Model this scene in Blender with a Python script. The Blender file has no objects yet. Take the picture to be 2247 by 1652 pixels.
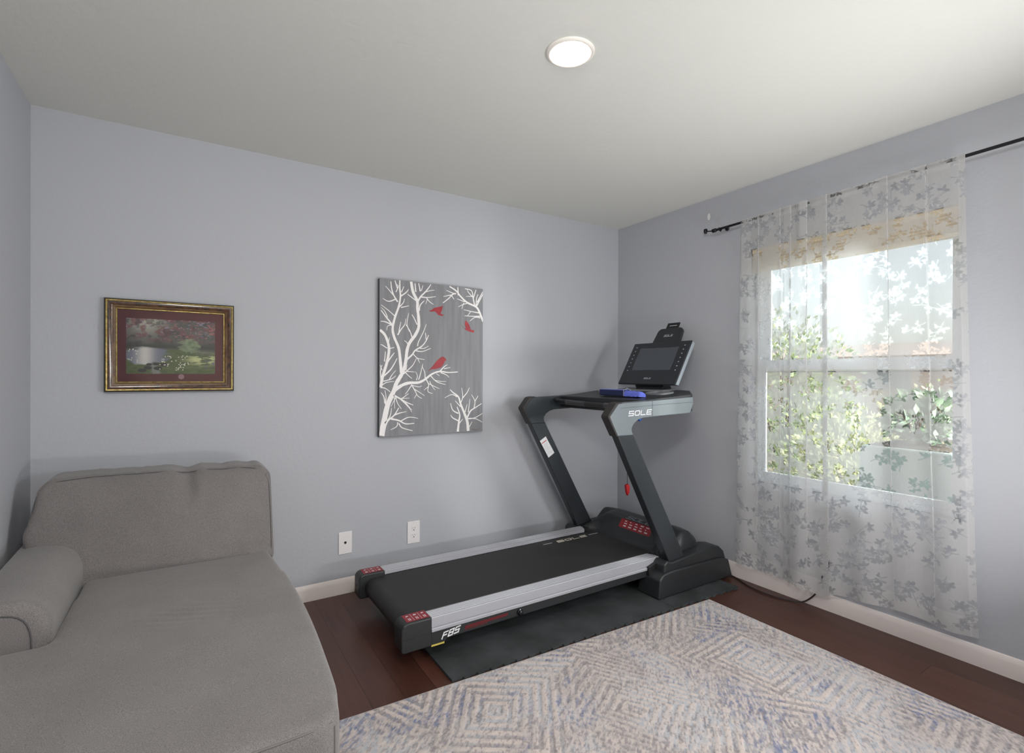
import bpy, bmesh, math, random
import numpy as np
from mathutils import Vector, Matrix

# ---------------------------------------------------------------- camera
S = bpy.context.scene
COL = S.collection
cam_data = bpy.data.cameras.new('camera')
cam_data.sensor_width = 36.0
cam_data.lens = 1120.04 / 2247 * 36.0
cam_data.clip_start = 0.05
cam_data.clip_end = 200
cam = bpy.data.objects.new('camera', cam_data)
COL.objects.link(cam)
_yaw, _pit, _rol = 1.00494394, -0.00217306, 0.0032100
_f = Vector((math.cos(_yaw) * math.cos(_pit), math.sin(_yaw) * math.cos(_pit), math.sin(_pit)))
_r = Vector((math.sin(_yaw), -math.cos(_yaw), 0))
_u = _r.cross(_f)
_c, _s = math.cos(_rol), math.sin(_rol)
_R, _U = _c * _r + _s * _u, -_s * _r + _c * _u
M = Matrix((_R, _U, -_f)).transposed().to_4x4()
M.translation = Vector((-2.92557, -3.01531, 1.26365))
cam.matrix_world = M
S.camera = cam

# ---------------------------------------------------------------- light
W = bpy.data.worlds.new('world'); S.world = W; W.use_nodes = True
wn = W.node_tree.nodes; wl = W.node_tree.links
sky = wn.new('ShaderNodeTexSky'); sky.sky_type = 'NISHITA'; sky.sun_disc = False
sky.sun_elevation = math.radians(48); sky.sun_rotation = math.radians(200)
sky.dust_density = 2.5; sky.air_density = 1.2; sky.ozone_density = 1.2
wn['Background'].inputs['Strength'].default_value = .27
hsv = wn.new('ShaderNodeHueSaturation'); hsv.inputs['Saturation'].default_value = .45   # hazy bright sky
wl.new(sky.outputs[0], hsv.inputs['Color']); wl.new(hsv.outputs[0], wn['Background'].inputs['Color'])

def lamp(name, kind, loc, target, energy, color=(1, 1, 1), **kw):
    d = bpy.data.lights.new(name, kind); d.energy = energy; d.color = color
    for k, v in kw.items(): setattr(d, k, v)
    o = bpy.data.objects.new(name, d); COL.objects.link(o); o.location = loc
    o.rotation_euler = (Vector(target) - Vector(loc)).to_track_quat('-Z', 'Y').to_euler()
    return o
lamp('sun', 'SUN', (3, -6, 8), (1.4, -1.0, 0), 3.4, (1, .95, .86), angle=math.radians(0.6))
# added lamp in the unseen hallway, filling the room through the open doorway
lamp('added_hall_lamp', 'AREA', (-2.75, -4.4, 2.36), (-2.75, -4.5, 0), 26, (1.0, .98, .95), shape='RECTANGLE', size=1.0, size_y=1.6)
# added unseen lamps: a key by the doorway, a fill, one brightening the ceiling
lamp('added_key_lamp', 'AREA', (-2.75, -3.02, 2.28), (-1.3, -0.3, .9), 18, (1.0, .985, .96), shape='RECTANGLE', size=.7, size_y=.28)
lamp('added_fill_lamp', 'AREA', (-.40, -2.98, 1.30), (-3.5, -.7, 1.0), 16, (.98, .99, 1.0), shape='RECTANGLE', size=.5, size_y=.3)
lamp('added_ceiling_wash', 'AREA', (-1.1, -2.95, .45), (-1.6, -1.5, 2.44), 17, (1.0, .98, .95), shape='RECTANGLE', size=1.1, size_y=.25)
# added lamp outside, out of view, raking the back wall through the window
lamp('added_window_lamp', 'AREA', (1.15, -3.7, 1.65), (-.8, 0, 1.15), 270, (1.0, .98, .96), shape='RECTANGLE', size=.7, size_y=.9)

V = S.view_settings
V.view_transform = 'Standard'; V.look = 'None'; V.gamma = 1; V.exposure = 0.45; V.use_curve_mapping = False

# ---------------------------------------------------------------- helpers
def srgb(r, g, b):
    f = lambda v: (v / 255 / 12.92) if v / 255 <= .04045 else ((v / 255 + .055) / 1.055) ** 2.4
    return (f(r), f(g), f(b), 1)

def mat(name, col, rough=.5, metal=0, bump=None, var=None, sheen=0, spec=.5, emit=None, coat=0):
    """procedural material: base colour, optional noise variation (colour2, scale, stretch), noise bump (scale, strength, distance)"""
    m = bpy.data.materials.new(name); m.use_nodes = True
    n = m.node_tree.nodes; l = m.node_tree.links; p = n['Principled BSDF']
    p.inputs['Base Color'].default_value = col
    p.inputs['Roughness'].default_value = rough; p.inputs['Metallic'].default_value = metal
    p.inputs['Specular IOR Level'].default_value = spec
    p.inputs['Sheen Weight'].default_value = sheen; p.inputs['Coat Weight'].default_value = coat
    tc = n.new('ShaderNodeTexCoord'); mp = n.new('ShaderNodeMapping'); l.new(tc.outputs['Object'], mp.inputs[0])
    if var:
        c2, sc, st = var
        mp.inputs['Scale'].default_value = st
        t = n.new('ShaderNodeTexNoise'); t.inputs['Scale'].default_value = sc; t.inputs['Detail'].default_value = 4
        l.new(mp.outputs[0], t.inputs['Vector'])
        r = n.new('ShaderNodeValToRGB'); r.color_ramp.elements[0].position = .35; r.color_ramp.elements[1].position = .65
        r.color_ramp.elements[0].color = col; r.color_ramp.elements[1].color = c2
        l.new(t.outputs['Fac'], r.inputs[0]); l.new(r.outputs[0], p.inputs['Base Color'])
    if bump:
        t = n.new('ShaderNodeTexNoise'); t.inputs['Scale'].default_value = bump[0]; t.inputs['Detail'].default_value = 3
        l.new(tc.outputs['Object'], t.inputs['Vector'])
        b = n.new('ShaderNodeBump'); b.inputs['Strength'].default_value = bump[1]; b.inputs['Distance'].default_value = bump[2]
        l.new(t.outputs['Fac'], b.inputs['Height']); l.new(b.outputs[0], p.inputs['Normal'])
    if emit:
        p.inputs['Emission Color'].default_value = emit[0]; p.inputs['Emission Strength'].default_value = emit[1]
    return m

def tag(o, label=None, cat=None, group=None, kind=None):
    if label: o['label'] = label
    if cat: o['category'] = cat
    if group: o['group'] = group
    if kind: o['kind'] = kind
    return o

def thing(name, loc, label, cat, group=None):
    o = bpy.data.objects.new(name, None); o.empty_display_size = .1; COL.objects.link(o); o.location = loc
    return tag(o, label, cat, group)

class MB:
    def __init__(s): s.v = []; s.f = []; s.m = []; s.k = 0
    def add(s, vs, fs):
        b = len(s.v); s.v += [tuple(p) for p in vs]; s.f += [tuple(b + i for i in f) for f in fs]; s.m += [s.k] * len(fs); return s
    def box(s, x0, x1, y0, y1, z0, z1):
        vs = [(x, y, z) for x in (x0, x1) for y in (y0, y1) for z in (z0, z1)]
        return s.add(vs, [(0, 1, 3, 2), (4, 6, 7, 5), (0, 4, 5, 1), (2, 3, 7, 6), (0, 2, 6, 4), (1, 5, 7, 3)])
    def prism(s, pts, y0, y1, axis='y'):
        n = len(pts); mk = {'y': lambda p, t: (p[0], t, p[1]), 'x': lambda p, t: (t, p[0], p[1]), 'z': lambda p, t: (p[0], p[1], t)}[axis]
        vs = [mk(p, y0) for p in pts] + [mk(p, y1) for p in pts]
        return s.add(vs, [tuple(range(n)), tuple(range(2 * n - 1, n - 1, -1))] + [(i, (i + 1) % n, n + (i + 1) % n, n + i) for i in range(n)])
    def tube(s, pts, r, seg=10, closed=False):
        P = [Vector(p) for p in pts]; n = len(P); rs = r if isinstance(r, (list, tuple)) else [r] * n
        vs = []; up = None
        for i, p in enumerate(P):
            if closed: t = P[(i + 1) % n] - P[i - 1]
            else: t = P[min(i + 1, n - 1)] - P[max(i - 1, 0)]
            t.normalize()
            if up is None: up = Vector((0, 0, 1)) if abs(t.z) < .9 else Vector((1, 0, 0))
            a = t.cross(up).normalized(); b = a.cross(t).normalized(); up = b
            for k in range(seg):
                g = 2 * math.pi * k / seg; vs.append(p + rs[i] * (math.cos(g) * a + math.sin(g) * b))
        fs = []
        for i in range(n if closed else n - 1):
            j = (i + 1) % n
            for k in range(seg): fs.append((i * seg + k, i * seg + (k + 1) % seg, j * seg + (k + 1) % seg, j * seg + k))
        if not closed: fs += [tuple(range(seg - 1, -1, -1)), tuple((n - 1) * seg + k for k in range(seg))]
        return s.add(vs, fs)
    def lathe(s, prof, c, seg=32, axis='z'):
        vs = []
        for r, h in prof:
            for k in range(seg):
                g = 2 * math.pi * k / seg; a, b = r * math.cos(g), r * math.sin(g)
                vs.append({'z': (c[0] + a, c[1] + b, c[2] + h), 'y': (c[0] + a, c[1] + h, c[2] + b), 'x': (c[0] + h, c[1] + a, c[2] + b)}[axis])
        n = len(prof)
        fs = [(i * seg + k, i * seg + (k + 1) % seg, (i + 1) * seg + (k + 1) % seg, (i + 1) * seg + k) for i in range(n - 1) for k in range(seg)]
        fs += [tuple(range(seg - 1, -1, -1)), tuple((n - 1) * seg + k for k in range(seg))]
        return s.add(vs, fs)
    def build(s, name, mats, parent=None, bevel=0, smooth=True, seg=2, angle=35):
        me = bpy.data.meshes.new(name); me.from_pydata(s.v, [], s.f)
        mats = mats if isinstance(mats, (list, tuple)) else [mats]
        for m in mats: me.materials.append(m)
        if len(mats) > 1: me.polygons.foreach_set('material_index', s.m)
        bm = bmesh.new(); bm.from_mesh(me); bmesh.ops.recalc_face_normals(bm, faces=bm.faces); bm.to_mesh(me); bm.free()
        if smooth:
            me.polygons.foreach_set('use_smooth', [True] * len(me.polygons))
            me.set_sharp_from_angle(angle=math.radians(angle))
        o = bpy.data.objects.new(name, me); COL.objects.link(o)
        if parent:
            o.parent = parent
            L = Vector((0, 0, 0)); q = parent
            while q: L += Vector(q.location); q = q.parent
            me.transform(Matrix.Translation(-L))
        if bevel:
            b = o.modifiers.new('bevel', 'BEVEL'); b.width = bevel; b.segments = seg; b.limit_method = 'ANGLE'; b.angle_limit = math.radians(30)
            b.harden_normals = True
        return o

def grid_mesh(name, P, nu, nv, mats, cols=None, parent=None, attr='Col'):
    """P: (nu*nv,3) array, u fastest; cols: (nu*nv,4) colour attribute"""
    me = bpy.data.meshes.new(name)
    me.vertices.add(nu * nv); me.vertices.foreach_set('co', np.asarray(P, np.float32).ravel())
    i = (np.arange(nv - 1)[:, None] * nu + np.arange(nu - 1)[None, :]).ravel()
    q = np.stack([i, i + 1, i + nu + 1, i + nu], 1).astype(np.int32)
    me.loops.add(q.size); me.loops.foreach_set('vertex_index', q.ravel())
    me.polygons.add(len(q)); me.polygons.foreach_set('loop_start', np.arange(0, q.size, 4, dtype=np.int32))
    me.polygons.foreach_set('loop_total', np.full(len(q), 4, np.int32))
    me.update(calc_edges=True); me.polygons.foreach_set('use_smooth', np.ones(len(q), bool))
    if cols is not None:
        a = me.color_attributes.new(attr, 'FLOAT_COLOR', 'POINT'); a.data.foreach_set('color', np.asarray(cols, np.float32).ravel())
    me.materials.append(mats)
    o = bpy.data.objects.new(name, me); COL.objects.link(o)
    if parent:
        o.parent = parent; L = Vector((0, 0, 0)); q = parent
        while q: L += Vector(q.location); q = q.parent
        me.transform(Matrix.Translation(-L))
    return o

def vnoise(x, y, seed=0):
    """smooth value noise, numpy arrays"""
    rs = np.random.RandomState(seed); T = rs.rand(256, 256)
    xi = np.floor(x).astype(int); yi = np.floor(y).astype(int); fx = x - xi; fy = y - yi
    fx = fx * fx * (3 - 2 * fx); fy = fy * fy * (3 - 2 * fy)
    g = lambda a, b: T[a % 256, b % 256]
    return (g(xi, yi) * (1 - fx) + g(xi + 1, yi) * fx) * (1 - fy) + (g(xi, yi + 1) * (1 - fx) + g(xi + 1, yi + 1) * fx) * fy
def fbm(x, y, seed=0, o=4):
    return sum(vnoise(x * 2 ** k, y * 2 ** k, seed + k) * .5 ** k for k in range(o)) / (2 - .5 ** (o - 1))
def sstep(a, b, x):
    t = np.clip((x - a) / (b - a), 0, 1); return t * t * (3 - 2 * t)

def vcol_mat(name, rough=.8, bump=None, attr='Col', sheen=0, spec=.4, fine=None):
    m = mat(name, (1, 1, 1, 1), rough, bump=bump, sheen=sheen, spec=spec); n = m.node_tree.nodes; l = m.node_tree.links
    a = n.new('ShaderNodeAttribute'); a.attribute_name = attr; out = a.outputs['Color']
    if fine:
        t = n.new('ShaderNodeTexNoise'); t.inputs['Scale'].default_value = fine[0]; t.inputs['Detail'].default_value = 2
        tc = n.new('ShaderNodeTexCoord'); l.new(tc.outputs['Object'], t.inputs['Vector'])
        mr = n.new('ShaderNodeMapRange'); mr.inputs['From Min'].default_value = .3; mr.inputs['From Max'].default_value = .7
        mr.inputs['To Min'].default_value = 1 - fine[1]; mr.inputs['To Max'].default_value = 1 + fine[1]; l.new(t.outputs['Fac'], mr.inputs[0])
        vm = n.new('ShaderNodeVectorMath'); vm.operation = 'SCALE'; l.new(out, vm.inputs[0]); l.new(mr.outputs[0], vm.inputs['Scale']); out = vm.outputs[0]
    l.new(out, n['Principled BSDF'].inputs['Base Color']); return m

# lettering: wide squared strokes, (x, z) in a 1 x 1 cell
GLY = {'S': [[(1, 1), (0, 1), (0, .5), (1, .5), (1, 0), (0, 0)]], 'O': [[(.14, 0), (.86, 0), (1, .2), (1, .8), (.86, 1), (.14, 1), (0, .8), (0, .2), (.14, 0)]],
       'L': [[(0, 1), (0, 0), (1, 0)]], 'E': [[(1, 1), (0, 1), (0, 0), (1, 0)], [(0, .5), (.9, .5)]],
       'F': [[(1, 1), (0, 1), (0, 0)], [(0, .5), (.85, .5)]], '8': [[(0, 0), (1, 0), (1, 1), (0, 1), (0, 0)], [(0, .5), (1, .5)]],
       '5': [[(1, 1), (0, 1), (0, .5), (1, .5), (1, 0), (0, 0)]], '-': [[(0, .5), (1, .5)]]}
def letters(text, o, ux, uz, w, h, gap, stroke, name, m, parent, thick=.0012, shear=.2):
    """o: lower-left point, ux/uz: unit vectors along the line and up; extrudes strokes out of the surface"""
    ux = Vector(ux).normalized(); uz = Vector(uz).normalized(); nn = ux.cross(uz); mb = MB(); x = 0; base_thick = thick; k_ = 0
    for ch in text:
        for pl in GLY[ch]:
            for (a, b) in zip(pl[:-1], pl[1:]):
                pa = Vector((x + a[0] * w + a[1] * h * shear, a[1] * h)); pb = Vector((x + b[0] * w + b[1] * h * shear, b[1] * h))
                k_ += 1; thick = base_thick * (1 + .12 * (k_ % 5))   # overlapping strokes never share a plane
                d = (pb - pa).normalized(); e = Vector((-d.y, d.x)) * stroke / 2; pa -= d * stroke / 2; pb += d * stroke / 2
                q = [pa + e, pa - e, pb - e, pb + e]
                P = [Vector(o) + ux * p.x + uz * p.y for p in q]
                mb.add([p + nn * thick for p in P] + [p - nn * .0004 for p in P], [(0, 1, 2, 3), (7, 6, 5, 4), (0, 4, 5, 1), (1, 5, 6, 2), (2, 6, 7, 3), (3, 7, 4, 0)])
        x += w + gap
    return mb.build(name, m, parent, smooth=False)
# ---------------------------------------------------------------- room
H = 2.44; RW = 3.507; RD = 3.14
m_wall = mat('blue_grey_wall_paint', srgb(179, 181, 187), .65, bump=(55, .22, .004))
m_ceil = mat('off_white_ceiling_paint', srgb(220, 220, 214), .8, bump=(35, .3, .004))
m_trim = mat('white_trim_paint', srgb(226, 216, 212), .4)
m_white = mat('white_vinyl', srgb(228, 232, 236), .35)
m_spackle = mat('white_spackle', srgb(225, 225, 222), .7)

m_floor = bpy.data.materials.new('dark_cherry_plank_floor'); m_floor.use_nodes = True
n = m_floor.node_tree.nodes; l = m_floor.node_tree.links; p = n['Principled BSDF']
tc = n.new('ShaderNodeTexCoord'); mp = n.new('ShaderNodeMapping'); mp.inputs['Rotation'].default_value = (0, 0, math.radians(90))
mp.inputs['Location'].default_value = (0, .045, 0)
l.new(tc.outputs['Object'], mp.inputs[0])
br = n.new('ShaderNodeTexBrick'); br.offset = .37; br.inputs['Scale'].default_value = 1; br.inputs['Brick Width'].default_value = 1.3
br.inputs['Row Height'].default_value = .127; br.inputs['Mortar Size'].default_value = .0013; br.inputs['Mortar Smooth'].default_value = .2
br.inputs['Color1'].default_value = srgb(68, 39, 31); br.inputs['Color2'].default_value = srgb(84, 52, 42); br.inputs['Mortar'].default_value = srgb(40, 22, 16)
l.new(mp.outputs[0], br.inputs['Vector'])
ns = n.new('ShaderNodeTexNoise'); ns.inputs['Scale'].default_value = 6; ns.inputs['Detail'].default_value = 6
mp2 = n.new('ShaderNodeMapping'); mp2.inputs['Scale'].default_value = (9, .8, 1); l.new(tc.outputs['Object'], mp2.inputs[0]); l.new(mp2.outputs[0], ns.inputs['Vector'])
mr = n.new('ShaderNodeMapRange'); mr.inputs['To Min'].default_value = .62; mr.inputs['To Max'].default_value = 1.35; l.new(ns.outputs['Fac'], mr.inputs[0])
vm = n.new('ShaderNodeVectorMath'); vm.operation = 'SCALE'; l.new(br.outputs['Color'], vm.inputs[0]); l.new(mr.outputs[0], vm.inputs['Scale'])
l.new(vm.outputs[0], p.inputs['Base Color']); p.inputs['Roughness'].default_value = .38
bp = n.new('ShaderNodeBump'); bp.inputs['Strength'].default_value = .3; bp.inputs['Distance'].default_value = .002; bp.invert = True
l.new(br.outputs['Fac'], bp.inputs['Height']); l.new(bp.outputs[0], p.inputs['Normal'])

def struct(o): o['kind'] = 'structure'; return o
HB = -6.2   # end of the hallway
struct(MB().box(-RW - .15, .16, HB, .15, -.12, 0).build('floor', m_floor, smooth=False))
struct(MB().box(-RW - .15, .16, HB, .15, H, H + .12).build('ceiling', m_ceil, smooth=False))
struct(MB().box(-RW - .15, .16, 0, .15, 0, H).build('wall_back', m_wall, smooth=False))
struct(MB().box(-RW - .15, -RW, HB, 0, 0, H).build('wall_left', m_wall, smooth=False))
WY0, WY1, WZ0, WZ1 = -2.165, -1.135, .61, 2.045
wr = MB().box(0, .16, -RD, WY0, 0, H).box(0, .16, WY1, 0, 0, H).box(0, .16, WY0, WY1, 0, WZ0).box(0, .16, WY0, WY1, WZ1, H)
struct(wr.build('wall_right', m_wall, smooth=False))
struct(MB().box(-2.25, .16, -RD - .12, -RD, 0, H).box(-RW, -3.36, -RD - .12, -RD, 0, H).box(-3.36, -2.25, -RD - .12, -RD, 2.1, H).build('wall_front', m_wall, smooth=False))
struct(MB().box(-2.15, -2.03, HB, -RD - .12, 0, H).box(-RW, -2.15, HB - .1, HB, 0, H).build('wall_hallway', m_ceil, smooth=False))
bbp = [(0, 0), (.014, 0), (.014, .062), (.011, .074), (.006, .084), (0, .088)]
def baseboard(name, kind, a, b):
    mb = MB()
    if kind == 'back': mb.prism([(-y, z) for y, z in bbp], a, b, 'x')
    elif kind == 'right': mb.prism([(-x, z) for x, z in bbp], a, b, 'y')
    else: mb.prism([(-RW + x, z) for x, z in bbp], a, b, 'y')
    struct(mb.build(name, m_trim, angle=25))
baseboard('baseboard_back', 'back', -RW, 0); baseboard('baseboard_right', 'right', -RD, 0); baseboard('baseboard_left', 'left', -RD, 0)

sp = MB()
sp.lathe([(.006, 0), (.012, -.0015), (.006, -.002)], (0, -.848, 2.322), 14, 'x')
for v in range(0, len(sp.v)): sp.v[v] = (sp.v[v][0] - .0008, sp.v[v][1] * 1, 2.322 + (sp.v[v][2] - 2.322) * 1.9)
struct(sp.build('trim_1', m_spackle))

# window
win = bpy.data.objects.new('window_1', None); COL.objects.link(win); win.location = (.1, -1.65, WZ0); win['kind'] = 'structure'
fr = MB(); X0, X1 = .075, .15; y0, y1, z0, z1 = WY0, WY1, WZ0, WZ1
fw = .032
fr.box(X0, X1, y0, y0 + fw, z0, z1).box(X0, X1, y1 - fw, y1, z0, z1).box(X0, X1, y0 + fw, y1 - fw, z0, z0 + .03).box(X0, X1, y0 + fw, y1 - fw, z1 - .035, z1)
fr.build('window_frame', m_white, win, bevel=.003)
def sash(xa, xb, ya, yb, za, zb, w, wt, wb, nm):
    s = MB().box(xa, xb, ya, ya + w, za, zb).box(xa, xb, yb - w, yb, za, zb).box(xa, xb, ya + w, yb - w, za, za + wb).box(xa, xb, ya + w, yb - w, zb - wt, zb)
    so = s.build(nm, m_white, win, bevel=.002)
    MB().box((xa + xb) / 2 - .002, (xa + xb) / 2 + .002, ya + w, yb - w, za + wb, zb - wt).build('pane', m_glass, so, smooth=False)
m_glass = bpy.data.materials.new('window_glass'); m_glass.use_nodes = True
n = m_glass.node_tree.nodes; l = m_glass.node_tree.links
for q in list(n): n.remove(q)
o_ = n.new('ShaderNodeOutputMaterial'); mx = n.new('ShaderNodeMixShader'); tr = n.new('ShaderNodeBsdfTransparent'); gl = n.new('ShaderNodeBsdfGlossy')
gl.inputs['Roughness'].default_value = .02; lw = n.new('ShaderNodeLayerWeight'); lw.inputs[0].default_value = .15
tr.inputs[0].default_value = (.94, .97, .96, 1)
l.new(lw.outputs['Fresnel'], mx.inputs[0]); l.new(tr.outputs[0], mx.inputs[1]); l.new(gl.outputs[0], mx.inputs[2]); l.new(mx.outputs[0], o_.inputs[0])
sash(.113, .14, y0 + fw, y1 - fw, 1.30, z1 - .035, .036, .03, .05, 'upper_sash')
sash(.08, .108, y0 + fw - .006, y1 - fw + .006, z0 + .03, 1.362, .03, .06, .035, 'lower_sash')
m_dark = mat('dark_gap', srgb(60, 62, 66), .7)
MB().box(.079, .081, y0 + .06, y1 - .06, 1.288, 1.2945).build('weather_seal', m_dark, win, smooth=False)

m_shade = mat('beige_shade_fabric', srgb(206, 190, 164), .9, bump=(300, .3, .001))
m_shade_rail = mat('tan_shade_rail', srgb(228, 210, 176), .6)
sh = thing('window_shade', (.05, -1.65, 2.045), 'raised beige pleated fabric shade tucked in the top of the window recess', 'blind')
pts = [(.064, 2.043)]; zz = 2.018
for k in range(7): pts += [(.067, zz - .001), (.065, zz - .008)]; zz -= .014
pts = pts + [(.03, zz)] + [(.028 + (.002 if k % 2 else 0), 1.925 + k * .008) for k in range(12)] + [(.03, 2.043)]
MB().prism(pts, y0 + .008, y1 - .008).build('shade_fabric', m_shade, sh, smooth=False)
MB().box(.022, .07, y0 + .008, y1 - .008, 2.018, 2.044).build('head_rail', m_shade_rail, sh, bevel=.003)
MB().box(.022, .07, y0 + .008, y1 - .008, 1.905, 1.924).build('bottom_rail', m_shade_rail, sh, bevel=.003)

# ceiling light
m_lamp = mat('lamp_diffuser', (1, .93, .82, 1), .4, emit=((1, .86, .68, 1), 44))
m_lamptrim = mat('lamp_trim', srgb(235, 230, 222), .5)
cl = thing('ceiling_light', (-1.75, -1.553, H), 'round recessed ceiling light glowing warm white above the room', 'ceiling light')
MB().lathe([(.088, .0005), (.088, -.003), (.083, -.007), (.076, -.008), (.070, -.006), (.066, -.002)], (-1.752, -1.556, H), 48).build('trim_ring', m_lamptrim, cl)
MB().lathe([(.0665, -.0005), (.066, -.005), (.062, -.010), (.045, -.013), (.02, -.014)], (-1.752, -1.556, H), 48).build('diffuser', m_lamp, cl)

# curtain rod
m_rod = mat('black_rod_metal', srgb(38, 37, 42), .4, .6)
zr = lambda y: 2.203 + (-1.139 - y) * .0205
rod = thing('curtain_rod', (-.07, -1.7, 2.21), 'thin black metal curtain rod above the window with bent wall bracket', 'curtain rod')
MB().tube([(-.07, -.955, zr(-.955)), (-.07, -2.95, zr(-2.95))], .0075, 12).build('pole', m_rod, rod)
fz = zr(-.93)
MB().lathe([(.004, .03), (.012, .028), (.0125, .006), (.008, 0), (.0075, -.03)], (-.07, -.955, fz), 16, 'y').build('finial', m_rod, rod)
for yb in (-.985, -2.75):
    MB().tube([(-.002, yb, fz + .012), (-.03, yb, fz + .012), (-.055, yb, fz + .004), (-.07, yb, fz - .014), (-.084, yb, fz - .010), (-.086, yb, fz + .006)], .0042, 8).lathe([(.014, 0), (.014, -.004), (.008, -.008)], (0, yb, fz + .012), 16, 'x').build('bracket', m_rod, rod)
MB().tube([(-.07, -.925, fz), (-.07, -.90, fz + .004), (-.062, -.872, fz + .012)], .004, 8).lathe([(.004, .02), (.011, .016), (.013, 0), (.008, -.012)], (-.062, -.868, fz + .010), 14, 'z').build('end_hook', m_rod, rod)

# ---------------------------------------------------------------- sheer curtain
rng = np.random.RandomState(11)
# fold path at the rod: (Y, depth) ; z-folds give narrow strips of three layers
path = [(-1.128, -.074), (-1.136, -.083)]
def add(y, d): path.append((y, d))
folds = [(-1.245, .022), (-1.38, .010), (-1.437, .018), (-1.527, .012), (-1.618, .032), (-1.905, .010), (-2.06, .003)]
for yc, w in folds:
    add(yc + w * .55 + .03, -.086 + .003 * rng.randn())
    add(yc - w * .5, -.091); add(yc - w * .55, -.086); add(yc + w * .45, -.0815); add(yc + w * .45, -.0785); add(yc - w * .6, -.080); add(yc - w * .6 - .02, -.083)
path += [(-2.12, -.084), (-2.198, -.084)]
P0 = np.array(path); seg = np.r_[0, np.cumsum(np.hypot(*np.diff(P0, axis=0).T))]
Lw = seg[-1]; nu = int(Lw / .003); u = np.linspace(0, Lw, nu)
yt = np.interp(u, seg, P0[:, 0]); xt = np.interp(u, seg, P0[:, 1])
k = np.ones(5) / 5
yt = np.r_[yt[:2], np.convolve(yt, k, 'valid'), yt[-2:]]; xt = np.r_[xt[:2], np.convolve(xt, k, 'valid'), xt[-2:]]
# bottom edge: looser folds
f = (yt + 1.128) / (2.198 - 1.128) * -1
yb = -1.098 + f * -1 * (2.245 - 1.098)
yb = yb + (yt - (-1.128 - f * 1.07)) * .4
xb = -.064 - .009 * np.sin(f * 21 + .8) - .006 * np.sin(f * 43)
zb = np.interp(-yt, [1.12, 1.20, 1.33, 1.45, 1.60, 1.66, 1.80, 1.95, 2.10, 2.2], [.122, .108, .098, .103, .085, .118, .135, .148, .135, .140])
HT = 2.1; nv = 700; t = np.linspace(0, 1, nv)
e = t[:, None] ** 1.3
Y = yt[None, :] * (1 - e) + yb[None, :] * e
X = xt[None, :] * (1 - e) + xb[None, :] * e
ztop = zr(yt) + .010
Z = ztop[None, :] * (1 - t[:, None]) + zb[None, :] * t[:, None]
X += .004 * np.sin(Z * 9 + yt[None, :] * 14) * t[:, None]
# flower mask, in cloth coordinates
mask = np.zeros((nv, nu)); cu, cv = Lw / nu, HT / nv
def blob(cx, cy, a, b, ang):
    R = max(a, b) + .006; i0, i1 = int((cy - R) / cv), int((cy + R) / cv) + 1; j0, j1 = int((cx - R) / cu), int((cx + R) / cu) + 1
    i0, j0 = max(i0, 0), max(j0, 0); i1, j1 = min(i1, nv), min(j1, nu)
    if i0 >= i1 or j0 >= j1: return
    yy, xx = np.mgrid[i0:i1, j0:j1]; dx, dy = xx * cu - cx, yy * cv - cy
    c, s = math.cos(ang), math.sin(ang); p_, q_ = (dx * c + dy * s) / a, (-dx * s + dy * c) / b
    d = (np.sqrt(p_ ** 2 + q_ ** 2) - 1) * min(a, b)
    mask[i0:i1, j0:j1] = np.maximum(mask[i0:i1, j0:j1], sstep(.0012, -.0012, d))
def flower(x, y, s):
    n_ = rng.randint(3, 6); a0 = rng.rand() * 6.28
    for q in range(n_):
        a = a0 + q * 6.28 / n_ + rng.randn() * .25; r = s * (.55 + .2 * rng.rand())
        blob(x + r * math.cos(a), y + r * math.sin(a), s * (.5 + .2 * rng.rand()), s * (.30 + .12 * rng.rand()), a)
    blob(x, y, s * .35, s * .3, 0)
def branch(x, y, a, L, d=0):
    st = .003; k_ = rng.randn() * 2.5
    for i in range(int(L / st)):
        x += st * math.cos(a); y += st * math.sin(a); a += st * k_ + rng.randn() * .03
        blob(x, y, .0017, .0016, 0)
        if rng.rand() < st / .032:
            b = a + rng.choice([-1, 1]) * (.5 + .5 * rng.rand()); l_ = .012 + .02 * rng.rand()
            for j in range(int(l_ / st)): blob(x + j * st * math.cos(b), y + j * st * math.sin(b), .0014, .0013, 0)
            if rng.rand() < .66: flower(x + l_ * math.cos(b), y + l_ * math.sin(b), .012 + .008 * rng.rand())
            else: blob(x + l_ * math.cos(b), y + l_ * math.sin(b), .010, .005, b)
        if d < 1 and rng.rand() < st / .10: branch(x, y, a + rng.choice([-1, 1]) * (.6 + .4 * rng.rand()), L * .5, d + 1)
    flower(x, y, .019)
def leaf(x, y, a, s):
    blob(x, y, s * (1.0 + .3 * rng.rand()), s * (.54 + .14 * rng.rand()), a)
def line(x, y, a, L, w=.0015, k_=0):
    for i in range(int(L / .0028)):
        x += .0028 * math.cos(a); y += .0028 * math.sin(a); a += .0028 * k_ + rng.randn() * .02; blob(x, y, w, w, 0)
    return x, y, a
placed = []
def free(x, y, r_=.030):
    if any((x - p_) ** 2 + (y - q_) ** 2 < r_ * r_ for p_, q_ in placed): return False
    placed.append((x, y)); return True
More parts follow.
